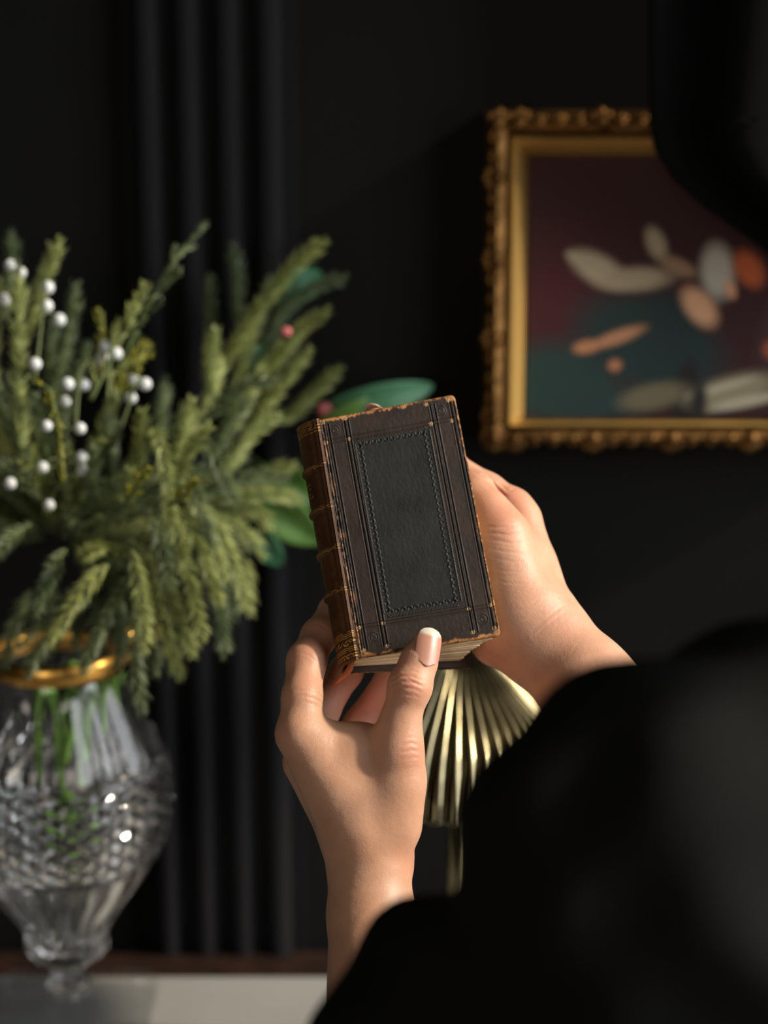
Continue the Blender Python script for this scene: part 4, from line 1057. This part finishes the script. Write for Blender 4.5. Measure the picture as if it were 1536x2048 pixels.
fc = board('front_cover', nu, nv, 1, NFR, .0026, maps, book, 1); fc['label'] = 'blackened tooled leather front board with gilt flowers and worn tan corners'
mb_ = cover_maps(140, 220, 9)
bc = board('back_cover', 140, 220, 0, NBK, .0030, (mb_[0]*.5, mb_[1]), book, -1)
# gilt dotted roll on the back board's lower edge
er = MB(); es = np.linspace(.03, .97, 64)
for i, s in enumerate(es):
    p = B(s, 0., 0.)+NBK*.0016-np.array([0, 1, 0])*.0001; er.ball(cw(p)[0], .00055 if i % 4 else .0009, 6, 5, (1.2, .6, .6))
er.build('edge_tooling', M['gilt'], bc, True)['label'] = 'tarnished gilt roll on the edge of the back board'
# spine with raised bands
na, nb = 90, 620
a = np.linspace(0, 1, na)[:, None]*np.ones((1, nb)); t = np.ones((na, 1))*np.linspace(-.004, 1.006, nb)[None, :]
r_ = np.random.default_rng(4)
def sm2(ku, kv):
    g_ = r_.random((ku+3, kv+3)); A_ = a*ku; B_ = (t+.01)*kv/1.03; i = A_.astype(int); j = B_.astype(int); fa, fb = A_-i, B_-j
    return g_[i, j]*(1-fa)*(1-fb)+g_[i+1, j]*fa*(1-fb)+g_[i, j+1]*(1-fa)*fb+g_[i+1, j+1]*fa*fb
s1, s2_, s3 = sm2(3, 12), sm2(12, 60), sm2(40, 260)
P = B(np.zeros_like(a), t, a)
ud = (K[1, 0, 1]-K[0, 0, 1]); ud = ud/np.linalg.norm(ud)
hb = np.zeros_like(a)
bands = (.812, .640, .465, .291)
for q in bands: hb += 1.35*np.exp(-(np.abs((t-q)*CHm)/1.35)**3.2)
hb *= np.clip(np.sin(math.pi*np.clip(a, 0, 1))*2.2, 0, 1)
C = np.array([.070, .030, .012])*(.55+.5*s1+.35*s2_+.3*s3)[..., None]
def gold(m, k=1.):
    m = np.clip(m*k, 0, 1)[..., None]; C[:] = C*(1-m)+np.array([.62, .34, .08])*m
Y = t*CHm; arc = a*32
hb2 = np.zeros_like(a)
for q in bands:
    y0 = q*CHm; wv = .28*np.sin(arc*3.2)
    gold(np.exp(-((Y-y0-.35-wv)/.14)**2)*(s3 > .25), .8); gold(np.exp(-((Y-y0+.35+wv)/.14)**2)*(s3 > .3), .8)
    gold(np.exp(-((Y-y0-1.3)/.12)**2)*(s3 > .5), .5)
    for dd in (2.4, 3.1): hb2 -= .16*(np.exp(-((Y-y0-dd)/.22)**2)+np.exp(-((Y-y0+dd)/.22)**2))
for y0 in (4.4, 5.2, 6.0, 10.6, 11.4, 12.2, 13.0): gold(np.exp(-((Y-y0)/.16)**2)*(s2_+s3 > .55)); hb2 -= .1*np.exp(-((Y-y0)/.3)**2)
# ornamental panels between the lower fillets and at the tail
gold(((np.abs(Y-8.2-1.0*np.sin(arc*1.3)) < .30) | (np.abs(Y-8.4+.9*np.cos(arc*2.1)) < .22))*(s3 > .35)*(Y > 6.6)*(Y < 10.2))
gold((np.abs(Y-2.4-.7*np.abs(np.sin(arc*1.5))) < .22)*(s3 > .25)); gold((np.abs(Y-1.6) < .35)*(np.sin(arc*3) > .1)*(s3 > .3))
for y0 in (107.0, 108.4, 110.6): gold(np.exp(-((Y-y0)/.16)**2)*(s2_+s3 > .7), .8)
gold((np.abs(Y-109.5-.4*np.sin(arc*2)) < .2)*(s3 > .4), .8)
# faint lettering bars in the title panel
for y0, l0, l1 in ((84.5, .42, .66), (82.6, .5, .62), (80.2, .46, .58), (78.6, .4, .68)):
    gold((np.abs(Y-y0) < .32)*(a > l0)*(a < l1)*(s3 > .35)*(np.sin(arc*7) > -.4), .8)
wr_ = np.clip((Y-110.2)/1.4, 0, 1)*(.4+.6*s2_)+np.clip((1.0-Y)/1.2, 0, 1)*.6
C[:] = C*(1-wr_[..., None])+np.array([.30, .14, .04])*wr_[..., None]
prof_ = np.sin(math.pi*a)**.55
bul = .0056*prof_+(hb+hb2+.18*(s2_-.5)+.12*(s3-.5))*mm*np.clip(np.sin(math.pi*a)*3, 0, 1)
# joint: shallow channel next to the boards
bul -= .0012*np.exp(-((a-.90)/.035)**2)
P = P-ud*bul[..., None]+NFR*(.0004*np.clip((a-.8)/.2, 0, 1))[..., None]
Pi = P+ud*.0014
n_ = na*nb; F = gridF(na, nb); F = np.concatenate([F, F[:, ::-1]+n_])
rim = np.array([i*nb for i in range(na)]+[(na-1)*nb+j for j in range(1, nb)]+[i*nb+nb-1 for i in range(na-2, -1, -1)]+[j for j in range(nb-2, 0, -1)])
F = np.concatenate([F, np.stack([rim, rim+n_, np.roll(rim, -1)+n_, np.roll(rim, -1)], 1)[:, ::-1]])
sp = mesh('spine', cw(np.concatenate([P.reshape(-1, 3), Pi.reshape(-1, 3)])), F, M['leather'], book, True, colors=np.concatenate([C.reshape(-1, 3), C.reshape(-1, 3)*.4]))
sp['label'] = 'brown leather spine with four raised bands and gilt tooling'
# page block: gatherings of slightly uneven leaves
r_ = np.random.default_rng(12); pg = MB()
NG = 26; wlo, whi = .125, .90
edges = np.linspace(wlo, whi, NG+1)
for i in range(NG):
    w0, w1_ = edges[i]+.001, edges[i+1]-.003
    f = i/(NG-1)
    u1 = .875+.075*f+r_.uniform(-.008, .008); v0 = .018+r_.uniform(-.004, .004)
    if i in (17, 18): u1 += .02
    if i in (21, 22, 23, 24, 25): u1 = .935+.004*i-.07+r_.uniform(-.004, .006); v0 -= .006
    for (u0_, u1_, v0_, v1_) in [(.0, u1, v0, .978)]:
        us = np.linspace(u0_, u1_, 10); V = []
        for w in (w0, w1_):
            for u in us:
                ww = w+(.5-w)*.10*(1-u)**2
                for v in (v0_, v1_): V.append(B(u, v, ww))
        V = cw(np.array(V)); F = []
        n1 = 20
        for k in range(9):
            a_ = k*2
            F += [(a_, a_+2, a_+3, a_+1), (n1+a_, n1+a_+1, n1+a_+3, n1+a_+2), (a_, n1+a_, n1+a_+2, a_+2), (a_+1, a_+3, n1+a_+3, n1+a_+1)]
        F += [(0, 1, n1+1, n1), (18, n1+18, n1+19, 19)]
        pg.add(V, F)
pgo = pg.build('pages', M['page'], book, False); pgo['label'] = 'yellowed uneven page block'
# ribbon marker at the tail
rb = MB(); P0 = [(703,1318,.915), (700,1336,.912), (692,1350,.910), (680,1362,.909), (668,1374,.909)]
P0 = [at(*p) for p in P0]; V = []; wdt = [.0013, .0014, .0013, .0010, .0004]
for p, w in zip(P0, wdt): V += [p+np.array([-w, 0, w*.4]), p+np.array([w, 0, -w*.4])]
rbo = mesh('ribbon_marker', V, [(2*i, 2*i+1, 2*i+3, 2*i+2) for i in range(4)], M['ribbon'], book, True); rbo.modifiers.new('thick', 'SOLIDIFY').thickness = .0003
rbo['label'] = 'frayed orange ribbon end at the tail of the spine'
